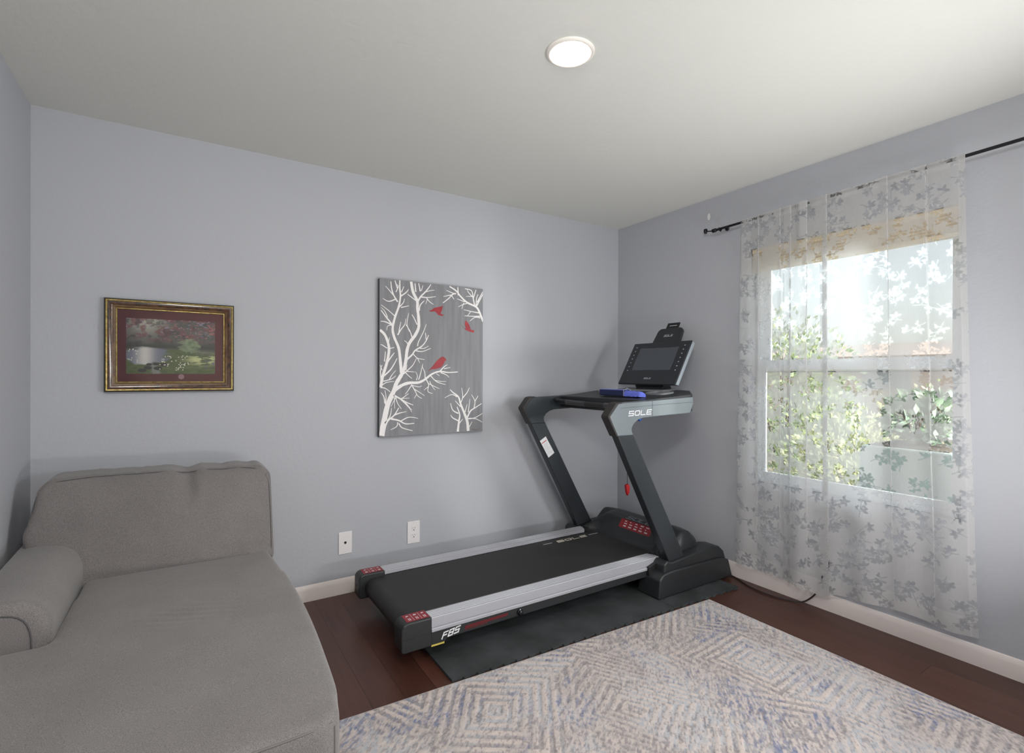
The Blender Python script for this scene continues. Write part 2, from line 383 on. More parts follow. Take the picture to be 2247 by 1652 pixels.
def sprig(x, y, a):
    """a wandering twig with clusters of small leaves on short stalks"""
    k_ = rng.randn() * 6
    for q in range(3):
        x, y, a = line(x, y, a, .020 + .012 * rng.rand(), .0017, k_)
        n_ = rng.randint(3, 6); b0 = a + rng.choice([-1, 1]) * .8
        x2, y2, b = line(x, y, b0, .010 + .012 * rng.rand())
        for w_ in range(n_ if free(x2, y2) else 0):
            g_ = b + (w_ - (n_ - 1) / 2) * 1.15 + rng.randn() * .15; r_ = .0115 + .003 * rng.rand(); leaf(x2 + r_ * math.cos(g_), y2 + r_ * math.sin(g_), g_, .0098)
        if rng.rand() < .6:
            x3, y3, b = line(x, y, a - (b0 - a) * 1.1, .014 + .02 * rng.rand()); leaf(x3, y3, b, .008); leaf(x3 + .010 * math.cos(b + 1.3), y3 + .010 * math.sin(b + 1.3), b + 1.3, .007)
    line(x, y, a, .03, .0015, k_)
row = 0
for gy in np.arange(.01, HT + .1, .088):
    for gx in np.arange(-.05 + .05 * (row % 2), Lw + .05, .090):
        sprig(gx + rng.randn() * .014, gy + rng.randn() * .014, rng.rand() * 6.28)
    row += 1
uu = np.broadcast_to(u[None, :], (nv, nu)); vv = np.broadcast_to((t * HT)[:, None], (nv, nu))
hem = np.maximum.reduce([sstep(.017, .014, uu), sstep(Lw - .024, Lw - .021, uu), sstep(HT - .085, HT - .082, vv), sstep(.045, .042, vv)])
edge = np.maximum(np.exp(-((vv - (HT - .084)) / .002) ** 2), np.exp(-((uu - (Lw - .023)) / .002) ** 2))
cc = np.stack([mask, hem, edge, np.ones_like(mask)], -1).reshape(-1, 4)

m_cur = bpy.data.materials.new('sheer_floral_voile'); m_cur.use_nodes = True
n = m_cur.node_tree.nodes; l = m_cur.node_tree.links
for q in list(n): n.remove(q)
o_ = n.new('ShaderNodeOutputMaterial'); at = n.new('ShaderNodeAttribute'); at.attribute_name = 'Col'; sp_ = n.new('ShaderNodeSeparateColor')
l.new(at.outputs['Color'], sp_.inputs[0])
df = n.new('ShaderNodeBsdfDiffuse'); tl = n.new('ShaderNodeBsdfTranslucent'); tr = n.new('ShaderNodeBsdfTransparent')
df.inputs[0].default_value = (.69, .672, .655, 1); tl.inputs[0].default_value = (.60, .64, .68, 1)
fm = n.new('ShaderNodeMixShader'); fm.inputs[0].default_value = .42; l.new(df.outputs[0], fm.inputs[1]); l.new(tl.outputs[0], fm.inputs[2])
def math_(op, a, b, c=None):
    q = n.new('ShaderNodeMath'); q.operation = op
    for i, v in enumerate([a, b, c]):
        if v is None: continue
        if isinstance(v, (int, float)): q.inputs[i].default_value = v
        else: l.new(v, q.inputs[i])
    return q.outputs[0]
wv = n.new('ShaderNodeTexNoise'); wv.inputs['Scale'].default_value = 420
tcc = n.new('ShaderNodeTexCoord'); mpp = n.new('ShaderNodeMapping'); mpp.inputs['Scale'].default_value = (1, 1, .1); l.new(tcc.outputs['Object'], mpp.inputs[0]); l.new(mpp.outputs[0], wv.inputs['Vector'])
base = math_('MULTIPLY_ADD', wv.outputs['Fac'], .14, .63)                    # opacity of the plain voile
op = math_('MULTIPLY', base, math_('MULTIPLY_ADD', sp_.outputs[0], -.86, 1))   # flowers are clearer
op = math_('ADD', op, math_('MULTIPLY', sp_.outputs[1], .16)); op = math_('ADD', op, math_('MULTIPLY', sp_.outputs[2], .15))
fx = n.new('ShaderNodeMixShader'); l.new(op, fx.inputs[0]); l.new(tr.outputs[0], fx.inputs[1]); l.new(fm.outputs[0], fx.inputs[2]); l.new(fx.outputs[0], o_.inputs[0])
cur = grid_mesh('curtain', np.stack([X, Y, Z], -1).reshape(-1, 3), nu, nv, m_cur, cc)
tag(cur, 'sheer white curtain with leafy floral pattern hanging over the window', 'curtain')
# ---------------------------------------------------------------- canvas painting with birds
m_canvas = mat('grey_painted_canvas', srgb(122, 122, 126), .55, bump=(420, .5, .0006), var=(srgb(133, 134, 138), 3.0, (14, 1, 1.2)))
m_cside = mat('canvas_side', srgb(70, 72, 76), .7)
m_wpaint = mat('white_branch_paint', srgb(236, 233, 232), .5)
m_red = mat('red_bird_paint', srgb(168, 34, 46), .5, var=(srgb(140, 30, 42), 30, (1, 1, 1)))
cvs = thing('canvas_painting', (-1.6145, 0, 1.366), 'unframed grey canvas painted with white branches and red birds', 'painting')
cx0, cx1, cz0, cz1 = -1.966, -1.264, .893, 1.839
mb = MB().box(cx0, cx1, -.0345, -.002, cz0, cz1); mb.m = [1, 1, 1, 1, 1, 1]; mb.m[2] = 0
mb.build('canvas', [m_canvas, m_cside], cvs, bevel=.002)
TREE = """59,33;49,901 69,1015 89,1093 123,1166 140,1215 171,1265 185,1292
33,30;185,1292 199,1353 206,1414 223,1462 259,1511 281,1560 280,1621 273,1675 271,1723 244,1775 231,1838
33,14;171,1276 164,1346 153,1426 125,1492 115,1544 129,1611 153,1680 163,1741 159,1787 159,1838
36,9;123,1166 168,1198 217,1215 282,1218 325,1238 370,1270 423,1287 484,1281 551,1285
30,25;42,1190 55,1258 78,1331 92,1404 88,1450 68,1502 37,1532
16,9;146,1706 121,1744 108,1783 103,1825
16,5;163,1741 198,1767 215,1789
16,7;55,1252 99,1292 126,1332 143,1365
16,7;78,1331 105,1371 126,1398
19,9;115,1557 98,1583 71,1614 44,1649
14,8;105,1567 71,1581 42,1583
9,4;108,1564 84,1556 78,1529
9,4;84,1609 64,1647 44,1665
11,5;129,1618 91,1649 44,1681
14,5;146,1506 167,1540 191,1572 198,1609
11,5;153,1519 160,1560 167,1587
19,7;199,1353 238,1388 259,1416 303,1444 332,1480 347,1515
12,5;259,1416 303,1410 362,1432
11,5;245,1395 274,1368 321,1361
9,4;274,1368 289,1338
9,5;288,1430 318,1431 347,1446
9,7;332,1480 328,1514 325,1528
12,5;274,1443 281,1471 310,1527 332,1583
19,7;277,1723 295,1752 324,1782 353,1819 361,1835
14,5;295,1749 339,1749 395,1759
11,5;331,1748 354,1723 380,1709
8,4;339,1742 328,1707
11,4;316,1778 353,1792 387,1800
15,9;262,1777 256,1830
12,7;266,1722 237,1740 208,1758
15,8;291,1783 280,1833
9,5;298,1787 309,1822
15,7;284,1662 291,1697 317,1727
12,7;238,1496 223,1536 198,1572
11,5;223,1530 205,1576 216,1644
12,7;270,1576 252,1613 237,1635
12,5;216,1435 206,1461 188,1474
11,5;259,1497 273,1525 281,1539
14,5;185,1272 217,1299 245,1327 267,1368
11,4;203,1286 256,1283
11,5;196,1279 217,1259 238,1242
11,5;199,1293 206,1326
12,5;325,1238 322,1280 303,1321
11,5;282,1235 296,1280 310,1335
9,4;267,1232 274,1259 260,1286
14,5;423,1287 453,1316 476,1331
11,4;453,1305 500,1313
12,5;238,1201 260,1164 275,1136 304,1118
9,4;238,1201 282,1191 304,1197
9,4;253,1177 289,1156 322,1134
11,4;238,1205 210,1164 193,1146
7,4;267,1143 253,1119
12,5;333,1235 348,1204 344,1162 374,1148
9,4;348,1211 393,1190 423,1177
9,4;355,1225 370,1197 393,1169
8,4;344,1190 318,1170
11,5;362,1259 400,1224 438,1210 465,1204
9,4;392,1231 430,1224 469,1223
11,4;430,1280 469,1266 490,1249
8,4;400,1273 423,1259
19,7;123,1142 161,1121 203,1097 246,1079
12,4;168,1115 218,1066 239,1034
11,4;133,1139 147,1092 172,1057
11,4;175,1121 217,1151
9,4;168,1121 224,1122
9,4;189,1104 239,1048
8,4;133,1125 106,1073
8,4;126,1132 130,1059
16,5;69,1094 62,1133 45,1160
12,5;72,1087 75,1133 68,1173
14,5;42,1190 72,1183 102,1161
12,5;45,1199 78,1219 126,1225
12,5;58,1226 106,1239 136,1259
11,4;92,1232 112,1265 136,1292
22,8;69,952 86,988 127,1022 154,1065
14,5;127,1022 165,1034 203,1040
19,8;106,1000 155,988 197,966 254,966
12,5;168,984 218,1005 279,996
12,5;148,978 141,952 103,934
12,7;155,971 176,943 243,921
14,5;69,975 99,1013 110,1066
12,5;45,1232 41,1291 51,1324
11,5;88,1444 95,1490
11,5;91,1421 126,1430
11,7;65,1344 71,1404
11,5;81,1424 51,1442 41,1445
11,5;68,1291 85,1331
9,5;51,1291 38,1324
15,8;145,1786 128,1834
15,5;139,1725 91,1705 54,1720
12,4;167,1674 219,1688
12,4;146,1666 180,1702 189,1730
12,5;125,1738 97,1768 70,1795
11,5;135,1765 149,1800 138,1812
11,5;170,1768 184,1803
25,14;738,1621 708,1685 683,1716 617,1740 569,1776 537,1809 490,1833
16,11;553,1781 549,1835
16,7;537,1791 514,1785 483,1754 444,1723
12,5;521,1789 467,1806
12,5;514,1782 448,1765
11,5;506,1774 523,1752
16,8;675,1719 662,1769 650,1819 601,1829
14,7;662,1769 683,1829
19,9;683,1716 708,1758 736,1805
15,8;691,1746 735,1821
12,7;683,1720 687,1771 699,1801
11,5;634,1738 593,1727 553,1706
11,5;601,1742 545,1758
9,4;593,1735 577,1694
12,5;662,1776 625,1809 617,1830
9,4;654,1783 609,1779
14,5;708,1678 658,1682 593,1691
14,5;716,1656 658,1652 598,1652
12,5;717,1645 675,1646 638,1619
9,4;642,1680 618,1650
36,7;628,898 620,963 596,1022 571,1080 555,1124 516,1153 496,1171
12,5;571,1080 587,1123 579,1181
12,5;587,1116 619,1151 636,1182
12,4;547,1124 508,1139 458,1119
28,8;552,898 560,966 565,1009 546,1060
15,7;560,966 516,989 501,1008
14,7;556,1016 516,1039 500,1084
21,7;620,985 644,1028 677,1048 727,1075
15,5;620,978 677,983 736,1011
12,5;636,981 686,975 733,951
12,5;669,1041 677,1092 652,1136
11,5;677,1092 702,1128
12,5;628,1021 640,1108
12,5;604,1022 620,1075
12,5;632,919 657,958
11,5;571,1059 532,1099
11,5;564,952 588,979
4,2;653,904 665,910 673,899 682,908 694,898 702,908 719,911"""
def catmull(P, n=6):
    P = [P[0]] + P + [P[-1]]; out = []
    for i in range(1, len(P) - 2):
        for k in range(n):
            t = k / n; a, b, c, d = P[i - 1], P[i], P[i + 1], P[i + 2]
            out.append(tuple(.5 * (2 * b[j] + (c[j] - a[j]) * t + (2 * a[j] - 5 * b[j] + 4 * c[j] - d[j]) * t * t + (3 * b[j] - a[j] - 3 * c[j] + d[j]) * t ** 3) for j in range(2)))
    out.append(P[-1]); return out
mb = MB(); sig = MB(); lines = TREE.strip().split('\n')
for li, line in enumerate(lines):
    w, pts = line.split(';'); w0, w1 = [float(a) / 1700 for a in w.split(',')]
    pts = [(int(a.split(',')[0]) / 1000 - 2, int(a.split(',')[1]) / 1000) for a in pts.split()]
    Q = catmull(pts); nq = len(Q); vs = []; w1 = max(w1, .0012)
    yy = -.0352 - .00002 * (li % 20)
    for i, (x, z) in enumerate(Q):
        a, b = Q[max(i - 1, 0)], Q[min(i + 1, nq - 1)]; dx, dz = b[0] - a[0], b[1] - a[1]; L_ = math.hypot(dx, dz) or 1
        hw = (w0 + (w1 - w0) * i / (nq - 1)) / 2 * (.92 + .16 * vnoise(np.array([i * .7]), np.array([li * 1.3]), 3)[0])
        for sgn in (1, -1):
            vs.append((min(max(x - dz / L_ * hw * sgn, cx0 + .001), cx1 - .001), yy, min(max(z + dx / L_ * hw * sgn, cz0 + .001), cz1 - .001)))
    x, z = Q[-1]
    (sig if li == len(lines) - 1 else mb).add(vs, [(2 * i, 2 * i + 1, 2 * i + 3, 2 * i + 2) for i in range(nq - 1)])
mb.build('painted_branches', m_wpaint, cvs, smooth=False)
sig.build('signature', mat('dark_red_ink', srgb(90, 30, 34), .6), cvs, smooth=False)
for B in ['350,1667 369,1674 384,1687 429,1699 444,1706 437,1673 428,1655 452,1646 438,1640 414,1644 391,1666 361,1662',
          '578,1588 598,1569 610,1570 600,1598 608,1622 630,1600 647,1561 669,1562 667,1545 634,1550 606,1561',
          '344,1288 377,1322 400,1350 430,1377 447,1382 463,1371 470,1358 459,1355 449,1333 430,1312 392,1302 366,1301']:
    pts = [(int(a.split(',')[0]) / 1000 - 2, int(a.split(',')[1]) / 1000) for a in B.split()]
    MB().prism(pts, -.0364, -.0346).build('painted_bird', m_red, cvs, smooth=False)

# ---------------------------------------------------------------- framed garden print
m_gold = mat('gilt_frame_edge', srgb(190, 172, 112), .35, .55, bump=(260, .5, .001), var=(srgb(150, 128, 70), 60, (1, 1, 1)))
m_burl = mat('burl_wood_frame', srgb(92, 56, 30), .25, coat=.5, var=(srgb(42, 24, 14), 38, (1, 1, 1)))
m_inner = mat('brown_frame_slope', srgb(110, 84, 48), .4, var=(srgb(80, 50, 30), 25, (1, 1, 1)))
m_matb = mat('maroon_mat_board', srgb(94, 52, 54), .85)
fp = thing('framed_picture', (-2.987, 0, 1.398), 'landscape garden print in gold-edged brown wood frame with maroon mat', 'framed picture')
px0, px1, pz0, pz1 = -3.252, -2.725, 1.180, 1.617
def ring(x0, x1, z0, z1, prof, name, m, parent, **kw):
    """prof: list of (inset, y) going inwards; mitred frame"""
    vs = []
    for ins, y in prof: vs += [(x0 + ins, y, z0 + ins), (x1 - ins, y, z0 + ins), (x1 - ins, y, z1 - ins), (x0 + ins, y, z1 - ins)]
    fs = [(i * 4 + k, i * 4 + (k + 1) % 4, i * 4 + 4 + (k + 1) % 4, i * 4 + 4 + k) for i in range(len(prof) - 1) for k in range(4)]
    return MB().add(vs, fs).build(name, m, parent, **kw)
ring(px0, px1, pz0, pz1, [(0, -.001), (0, -.024), (.003, -.029), (.0055, -.030)], 'frame_outer_edge', mat('dark_frame_edge', srgb(52, 42, 24), .5), fp)
ring(px0, px1, pz0, pz1, [(.005, -.028), (.006, -.0325), (.009, -.034), (.012, -.033), (.0135, -.029)], 'gold_outer_bead', m_gold, fp)
ring(px0, px1, pz0, pz1, [(.0135, -.029), (.017, -.0295), (.027, -.026), (.030, -.024)], 'burl_panel', m_burl, fp)
ring(px0, px1, pz0, pz1, [(.030, -.024), (.034, -.023), (.043, -.018)], 'inner_slope', m_inner, fp)
ring(px0, px1, pz0, pz1, [(.043, -.018), (.0435, -.021), (.046, -.0215), (.048, -.020), (.0485, -.012)], 'gold_inner_bead', m_gold, fp)
ax0, ax1, az0, az1 = -3.171, -2.809, 1.266, 1.529
bd = MB().box(px0 + .01, px1 - .01, -.0135, -.003, pz0 + .01, pz1 - .01).build('mat_board', m_matb, fp, smooth=False)
MB().lathe([(.0001, 0), (.0125, 0), (.0125, -.0008), (.0001, -.0008)], (-2.953, -.0136, 1.2515), 24, 'y').build('mat_seal', mat('pale_maroon_seal', srgb(150, 112, 118), .5), fp)
na, nb = 300, 220
uu, vv = np.meshgrid(np.linspace(0, 1, na), np.linspace(0, 1, nb))     # v: 0 bottom, 1 top
def lerp(a, b, t): return a * (1 - t[..., None]) + b * t[..., None]
C = lambda r, g, b: np.array(srgb(r, g, b)[:3])
base = lerp(C(66, 72, 66)[None, None], C(104, 98, 96)[None, None], fbm(uu * 9, vv * 9, 5))
base = lerp(base, C(188, 184, 168), np.exp(-(((uu - .22) / .17) ** 2 + ((vv - .98) / .24) ** 2)) * .95)           # pale sky
base = lerp(base, C(120, 72, 76), sstep(.48, .62, fbm(uu * 11, vv * 13, 21)) * sstep(.5, .72, vv) * .8)           # blossoming trees
base = lerp(base, C(170, 108, 110), sstep(.62, .7, fbm(uu * 30, vv * 60, 33)) * sstep(.55, .7, vv) * sstep(.3, .5, uu) * .7)
base = lerp(base, C(58, 50, 58), sstep(.55, .66, fbm(uu * 16, vv * 16, 44)) * sstep(.45, .6, vv) * .6)
base = lerp(base, C(150, 146, 168), sstep(.66, .72, fbm(uu * 26, vv * 26, 49)) * sstep(.6, .8, vv) * .6)
base = lerp(base, C(44, 50, 40), np.exp(-((vv - .50) / .055) ** 2) * sstep(.0, .5, fbm(uu * 14, vv * 4, 3) + .2) * .8)  # far bank
grass = lerp(C(62, 78, 46)[None, None], C(104, 112, 70)[None, None], fbm(uu * 22, vv * 40, 8))
base = lerp(base, grass, sstep(.46, .38, vv + .04 * np.sin(uu * 9)))
lawn = np.exp(-(((uu - .86) / .17) ** 2 + ((vv - .27) / .09) ** 2)) * sstep(.35, .5, fbm(uu * 8, vv * 34, 9))
base = lerp(base, C(190, 194, 140), np.clip(lawn * 1.5, 0, 1))
pond = sstep(1.15, .75, np.sqrt(((uu - .20 - .10 * (vv - .3)) / .24) ** 2 + ((vv - .33) / .15) ** 4) + .8 * (fbm(uu * 10, vv * 16, 13) - .5))
base = lerp(base, lerp(C(112, 116, 132)[None, None], C(205, 202, 196)[None, None], np.exp(-((uu - .20) / .09) ** 2)), pond)
brook = sstep(.09, .05, np.abs(uu - .30 + .25 * (vv - .12)) + .05 * fbm(uu * 30, vv * 30, 4)) * sstep(.24, .18, vv)
base = lerp(base, C(150, 152, 158), brook * .5)
for (rx, rz, ra) in [(.245, .17, .035), (.32, .18, .04), (.23, .11, .05), (.34, .10, .05), (.17, .06, .05), (.40, .17, .05)]:
    base = lerp(base, C(46, 46, 44), sstep(1.1, .8, np.hypot((uu - rx) / ra, (vv - rz) / ra / .7)))
hedge = sstep(1.1, .75, np.hypot((uu - .70) / .12, (vv - .52) / .13) + 1.3 * (fbm(uu * 16, vv * 22, 61) - .5))       # rounded pale green bush
base = lerp(base, lerp(C(86, 100, 76)[None, None], C(150, 164, 128)[None, None], fbm(uu * 30, vv * 24, 62)), hedge * .9)
rs = np.random.RandomState(4)
for _ in range(60):
    fx_, fz_ = (.36 + .34 * rs.rand(), .06 + .28 * rs.rand()) if rs.rand() < .8 else (.02 + .1 * rs.rand(), .2 + .25 * rs.rand())
    base = lerp(base, C(226, 222, 206), sstep(.009, .004, np.hypot(uu - fx_, (vv - fz_) * .73)))
base = lerp(base, C(104, 88, 124), sstep(.55, .68, fbm(uu * 34, vv * 20, 77)) * np.exp(-(((uu - .95) / .07) ** 2 + ((vv - .18) / .16) ** 2)))
Pp = np.stack([ax0 + uu * (ax1 - ax0), np.full_like(uu, -.0142), az0 + vv * (az1 - az0)], -1).reshape(-1, 3)
pr = grid_mesh('garden_print', Pp, na, nb, vcol_mat('printed_garden_paper', .5), np.concatenate([base, np.ones((nb, na, 1))], -1).reshape(-1, 4), fp)
m_pg = bpy.data.materials.new('picture_glass'); m_pg.use_nodes = True
n = m_pg.node_tree.nodes; l = m_pg.node_tree.links
for q in list(n): n.remove(q)
o_ = n.new('ShaderNodeOutputMaterial'); mx = n.new('ShaderNodeMixShader'); tr = n.new('ShaderNodeBsdfTransparent'); gl = n.new('ShaderNodeBsdfGlossy')
gl.inputs['Roughness'].default_value = .06; fr_ = n.new('ShaderNodeFresnel'); fr_.inputs[0].default_value = 1.45
l.new(fr_.outputs[0], mx.inputs[0]); l.new(tr.outputs[0], mx.inputs[1]); l.new(gl.outputs[0], mx.inputs[2]); l.new(mx.outputs[0], o_.inputs[0])
MB().box(px0 + .047, px1 - .047, -.0175, -.0165, pz0 + .047, pz1 - .047).build('glass', m_pg, fp, smooth=False)

# ---------------------------------------------------------------- wall plates
m_plate = mat('white_wall_plate', srgb(232, 228, 228), .35)
m_hole = mat('black_socket_hole', srgb(20, 20, 22), .7)
def plate(name, cx, cz, w, h, label, cat):
    t = thing(name, (cx, 0, cz), label, cat)
    MB().prism([(cx - w / 2, cz - h / 2), (cx + w / 2, cz - h / 2), (cx + w / 2, cz + h / 2), (cx - w / 2, cz + h / 2)], -.0065, -.0005).build('cover_plate', m_plate, t, bevel=.003)
    return t
pj = plate('phone_jack_plate', -2.154, .291, .076, .127, 'white phone jack wall plate with a single dark port, nearer the sofa', 'phone jack')
MB().prism([(-2.161, .297), (-2.154, .300), (-2.147, .297), (-2.147, .290), (-2.151, .2845), (-2.157, .2845), (-2.161, .290)], -.0072, -.0063).build('port', m_hole, pj, smooth=False)
op_ = plate('power_outlet', -1.736, .2855, .082, .137, 'white duplex power outlet with two sockets, nearer the treadmill', 'power outlet')
for zc in (.307, .264):
    ro = MB().lathe([(.0001, -.0004), (.0175, -.0004), (.017, .0012), (.0001, .0014)], (-1.736, -.0066, zc), 28, 'y')
    ro.v = [(x, -.0066 - (y + .0066), z) for x, y, z in ro.v]
    so = ro.build('socket', m_plate, op_)
    MB().box(-1.7435, -1.7415, -.0084, -.0070, zc + .001, zc + .009).box(-1.7305, -1.7285, -.0084, -.0070, zc + .0005, zc + .0095).prism([(-1.739, zc - .010), (-1.733, zc - .010), (-1.733, zc - .0055), (-1.736, zc - .0035), (-1.739, zc - .0055)], -.0084, -.0070).build('slots', m_hole, so, smooth=False)
for t_, cx_, dz in ((pj, -2.154, .048), (op_, -1.736, .056)):
    for s_ in (1, -1):
        MB().lathe([(.0001, 0), (.003, 0), (.0025, -.0008), (.0001, -.001)], (cx_, -.0064, t_.location.z + s_ * dz), 12, 'y').build('screw', m_plate, t_)

# ---------------------------------------------------------------- chaise
m_fab = bpy.data.materials.new('grey_tweed_upholstery'); m_fab.use_nodes = True
n = m_fab.node_tree.nodes; l = m_fab.node_tree.links; p = n['Principled BSDF']
tc = n.new('ShaderNodeTexCoord')
n1 = n.new('ShaderNodeTexNoise'); n1.inputs['Scale'].default_value = 620; n1.inputs['Detail'].default_value = 2; l.new(tc.outputs['Object'], n1.inputs['Vector'])
n2 = n.new('ShaderNodeTexNoise'); n2.inputs['Scale'].default_value = 5; n2.inputs['Detail'].default_value = 3; l.new(tc.outputs['Object'], n2.inputs['Vector'])
r1 = n.new('ShaderNodeValToRGB'); r1.color_ramp.elements[0].position = .34; r1.color_ramp.elements[0].color = srgb(98, 95, 95)
r1.color_ramp.elements[1].position = .66; r1.color_ramp.elements[1].color = srgb(138, 133, 131); l.new(n1.outputs['Fac'], r1.inputs[0])
mr = n.new('ShaderNodeMapRange'); mr.inputs['From Min'].default_value = .3; mr.inputs['From Max'].default_value = .7; mr.inputs['To Min'].default_value = .93; mr.inputs['To Max'].default_value = 1.07
l.new(n2.outputs['Fac'], mr.inputs[0]); vm = n.new('ShaderNodeVectorMath'); vm.operation = 'SCALE'; l.new(r1.outputs[0], vm.inputs[0]); l.new(mr.outputs[0], vm.inputs['Scale'])
l.new(vm.outputs[0], p.inputs['Base Color']); p.inputs['Roughness'].default_value = .95; p.inputs['Sheen Weight'].default_value = .25; p.inputs['Specular IOR Level'].default_value = .15
bp = n.new('ShaderNodeBump'); bp.inputs['Strength'].default_value = .45; bp.inputs['Distance'].default_value = .0015; l.new(n1.outputs['Fac'], bp.inputs['Height']); l.new(bp.outputs[0], p.inputs['Normal'])
m_pipe = mat('dark_seam_piping', srgb(84, 82, 84), .9)

from mathutils.bvhtree import BVHTree
def snap(pts, o, lift=.0008):
    """lay a seam on the surface of a cushion"""
    L = Vector(o.parent.location); me = o.data; t = BVHTree.FromPolygons([v.co for v in me.vertices], [p.vertices[:] for p in me.polygons]); out = []
    for p in pts:
        loc, nrm, _, _ = t.find_nearest(Vector(p) - L); out.append(loc + nrm * lift + L)
    for _ in range(4): out = [out[0]] + [(out[i - 1] + out[i] * 2 + out[i + 1]) / 4 for i in range(1, len(out) - 1)] + [out[-1]]
    return out
def soft(mb, name, parent, voxel=.012, smooth=12, deform=None):
    """remesh a closed solid, relax it and let numpy push the surface around"""
    o = mb.build('tmp', m_fab, None, smooth=False)
    r = o.modifiers.new('r', 'REMESH'); r.mode = 'VOXEL'; r.voxel_size = voxel
    s_ = o.modifiers.new('s', 'SMOOTH'); s_.factor = .8; s_.iterations = smooth
    dg = bpy.context.evaluated_depsgraph_get(); me = bpy.data.meshes.new_from_object(o.evaluated_get(dg)); me.name = name
    bpy.data.objects.remove(o)
    co = np.empty(len(me.vertices) * 3, np.float32); me.vertices.foreach_get('co', co); co = co.reshape(-1, 3)
    if deform is not None: co = deform(co); me.vertices.foreach_set('co', np.asarray(co, np.float32).ravel())
    me.transform(Matrix.Translation(-Vector(parent.location)))
    me.polygons.foreach_set('use_smooth', [True] * len(me.polygons)); me.update()
    ob = bpy.data.objects.new(name, me); COL.objects.link(ob); ob.parent = parent; return ob

ch = thing('chaise_lounge', (-3.05, -.9, 0), 'grey tweed upholstered chaise lounge with one loose back cushion', 'chaise')
def d_seat(c):
    x, y, z = c.T; top = sstep(.38, .46, z)
    dome = (1 - np.clip(np.abs((x + 2.93) / .36), 0, 1) ** 3) * (1 - np.clip(np.abs((y + 1.12) / .70), 0, 1) ** 4)
    z = z + top * .016 * dome
    g = np.exp(-(((x + 2.93) / .10) ** 2 + ((y + 1.03) / .07) ** 2))
    z = z - top * .006 * g * (1 + np.sin((y * 1.0 + x * .5) * 160)) * .6
    z = z + top * .003 * (fbm(x * 6 + 40, y * 6 + 40, 9) - .5)
    x = x + np.where(x > -2.75, .026 * np.sin(np.clip((-y - .45) / 1.3, 0, 1) * math.pi) * sstep(.2, .34, z), 0)
    return np.stack([x, y, z], 1)
seat_out = [(-2.615, -.42), (-2.607, -.75), (-2.602, -1.25), (-2.603, -1.65), (-2.615, -1.765), (-2.66, -1.800), (-3.0, -1.80), (-3.40, -1.80), (-3.485, -1.76), (-3.49, -1.3), (-3.485, -1.0), (-3.275, -1.0), (-3.268, -.70), (-3.262, -.42)]
seat_ = soft(MB().prism(seat_out, .262, .462, 'z'), 'seat_cushion', ch, .011, 9, d_seat)
soft(MB().prism([(-3.49, -.05), (-2.62, -.05), (-2.62, -1.775), (-3.49, -1.775)], .075, .268, 'z'), 'base', ch, .014, 4)
soft(MB().prism([(-3.49, -.035), (-2.63, -.035), (-2.63, -.24), (-3.49, -.22)], .2, .58, 'z'), 'back_frame', ch, .014, 8)
# rolled arm
ax = -3.385; prof = []
for k in range(19):
    g = math.radians(-20 + k * 220 / 18); c_, s_ = math.cos(g), math.sin(g); prof.append((ax + .121 * abs(c_) ** .72 * (1 if c_ > 0 else -1), .492 + .116 * abs(s_) ** .85 * (1 if s_ > 0 else -1)))
prof = [(-3.275, .08), (-3.268, .42)] + prof + [(-3.485, .36), (-3.485, .08)]
def d_arm(c):
    x, y, z = c.T; z = z + .008 * np.sin((y + .5) * 3.2) * sstep(.5, .6, z); return np.stack([np.maximum(x, -3.498), y, z], 1)
arm_ = soft(MB().prism(prof, -.10, -1.0), 'arm', ch, .011, 14, d_arm)
MB().tube(snap([(ax - .012 + (x_ - ax) * .74, -1.06, .478 + (z_ - .492) * .88) for x_, z_ in prof[1:-1]], arm_), .0024, 6).build('arm_piping', m_pipe, ch)
# loose back cushion, leaning
def d_back(c):
    x, y, z = c.T
    u_ = np.clip((x + 3.44) / .86, 0, 1); w_ = np.clip((z - .40) / .44, 0, 1)
    puff = (np.abs(np.sin(u_ * math.pi)) ** .6) * (np.abs(np.sin(w_ * math.pi)) ** .6)
    front = sstep(-.22, -.32, y)
    y2 = y - front * .045 * puff + .012 * (1 - puff)
    wr = np.exp(-((u_ - .60) / .035) ** 2) * sstep(.55, 1, w_)
    y2 = y2 + front * wr * .026; z2 = z - wr * .014 - np.exp(-((u_ - .76) / .02) ** 2) * sstep(.8, 1, w_) * .006
    y2 = y2 + front * .006 * (fbm(u_ * 16, w_ * 6, 5) - .5) * (1 + sstep(.7, 1, w_))
    y2 = y2 + front * .006 * np.sin(u_ * 6 + w_ * 40) * sstep(.3, 0, w_) * sstep(.0, .3, u_)
    z2 = z2 + .010 * sstep(.9, 1, w_) * (fbm(u_ * 18, u_ * 0, 15) - .5) + .006 * sstep(.5, 1, w_) * np.sin(u_ * math.pi) - .016 * u_ * sstep(.4, 1, w_)
    k_ = (z2 - .40); y2 = y2 + k_ * .33 - .045             # lean back
    arm = sstep(.24, .0, u_) * sstep(.3, 0, w_)            # corner rides up over the arm
    z2 = z2 + arm * .19; x2 = x - .022 * np.exp(-((z2 - .64) / .06) ** 2) * sstep(.25, 0, u_); y2 = y2 - arm * front * .02
    return np.stack([np.maximum(x2, -3.497), y2, z2], 1)
cb = soft(MB().prism([(-3.44, .455), (-3.43, .80), (-3.39, .845), (-2.63, .845), (-2.588, .81), (-2.588, .415), (-2.65, .395), (-3.38, .40)], -.235, -.435), 'back_cushion', ch, .011, 9, d_back)
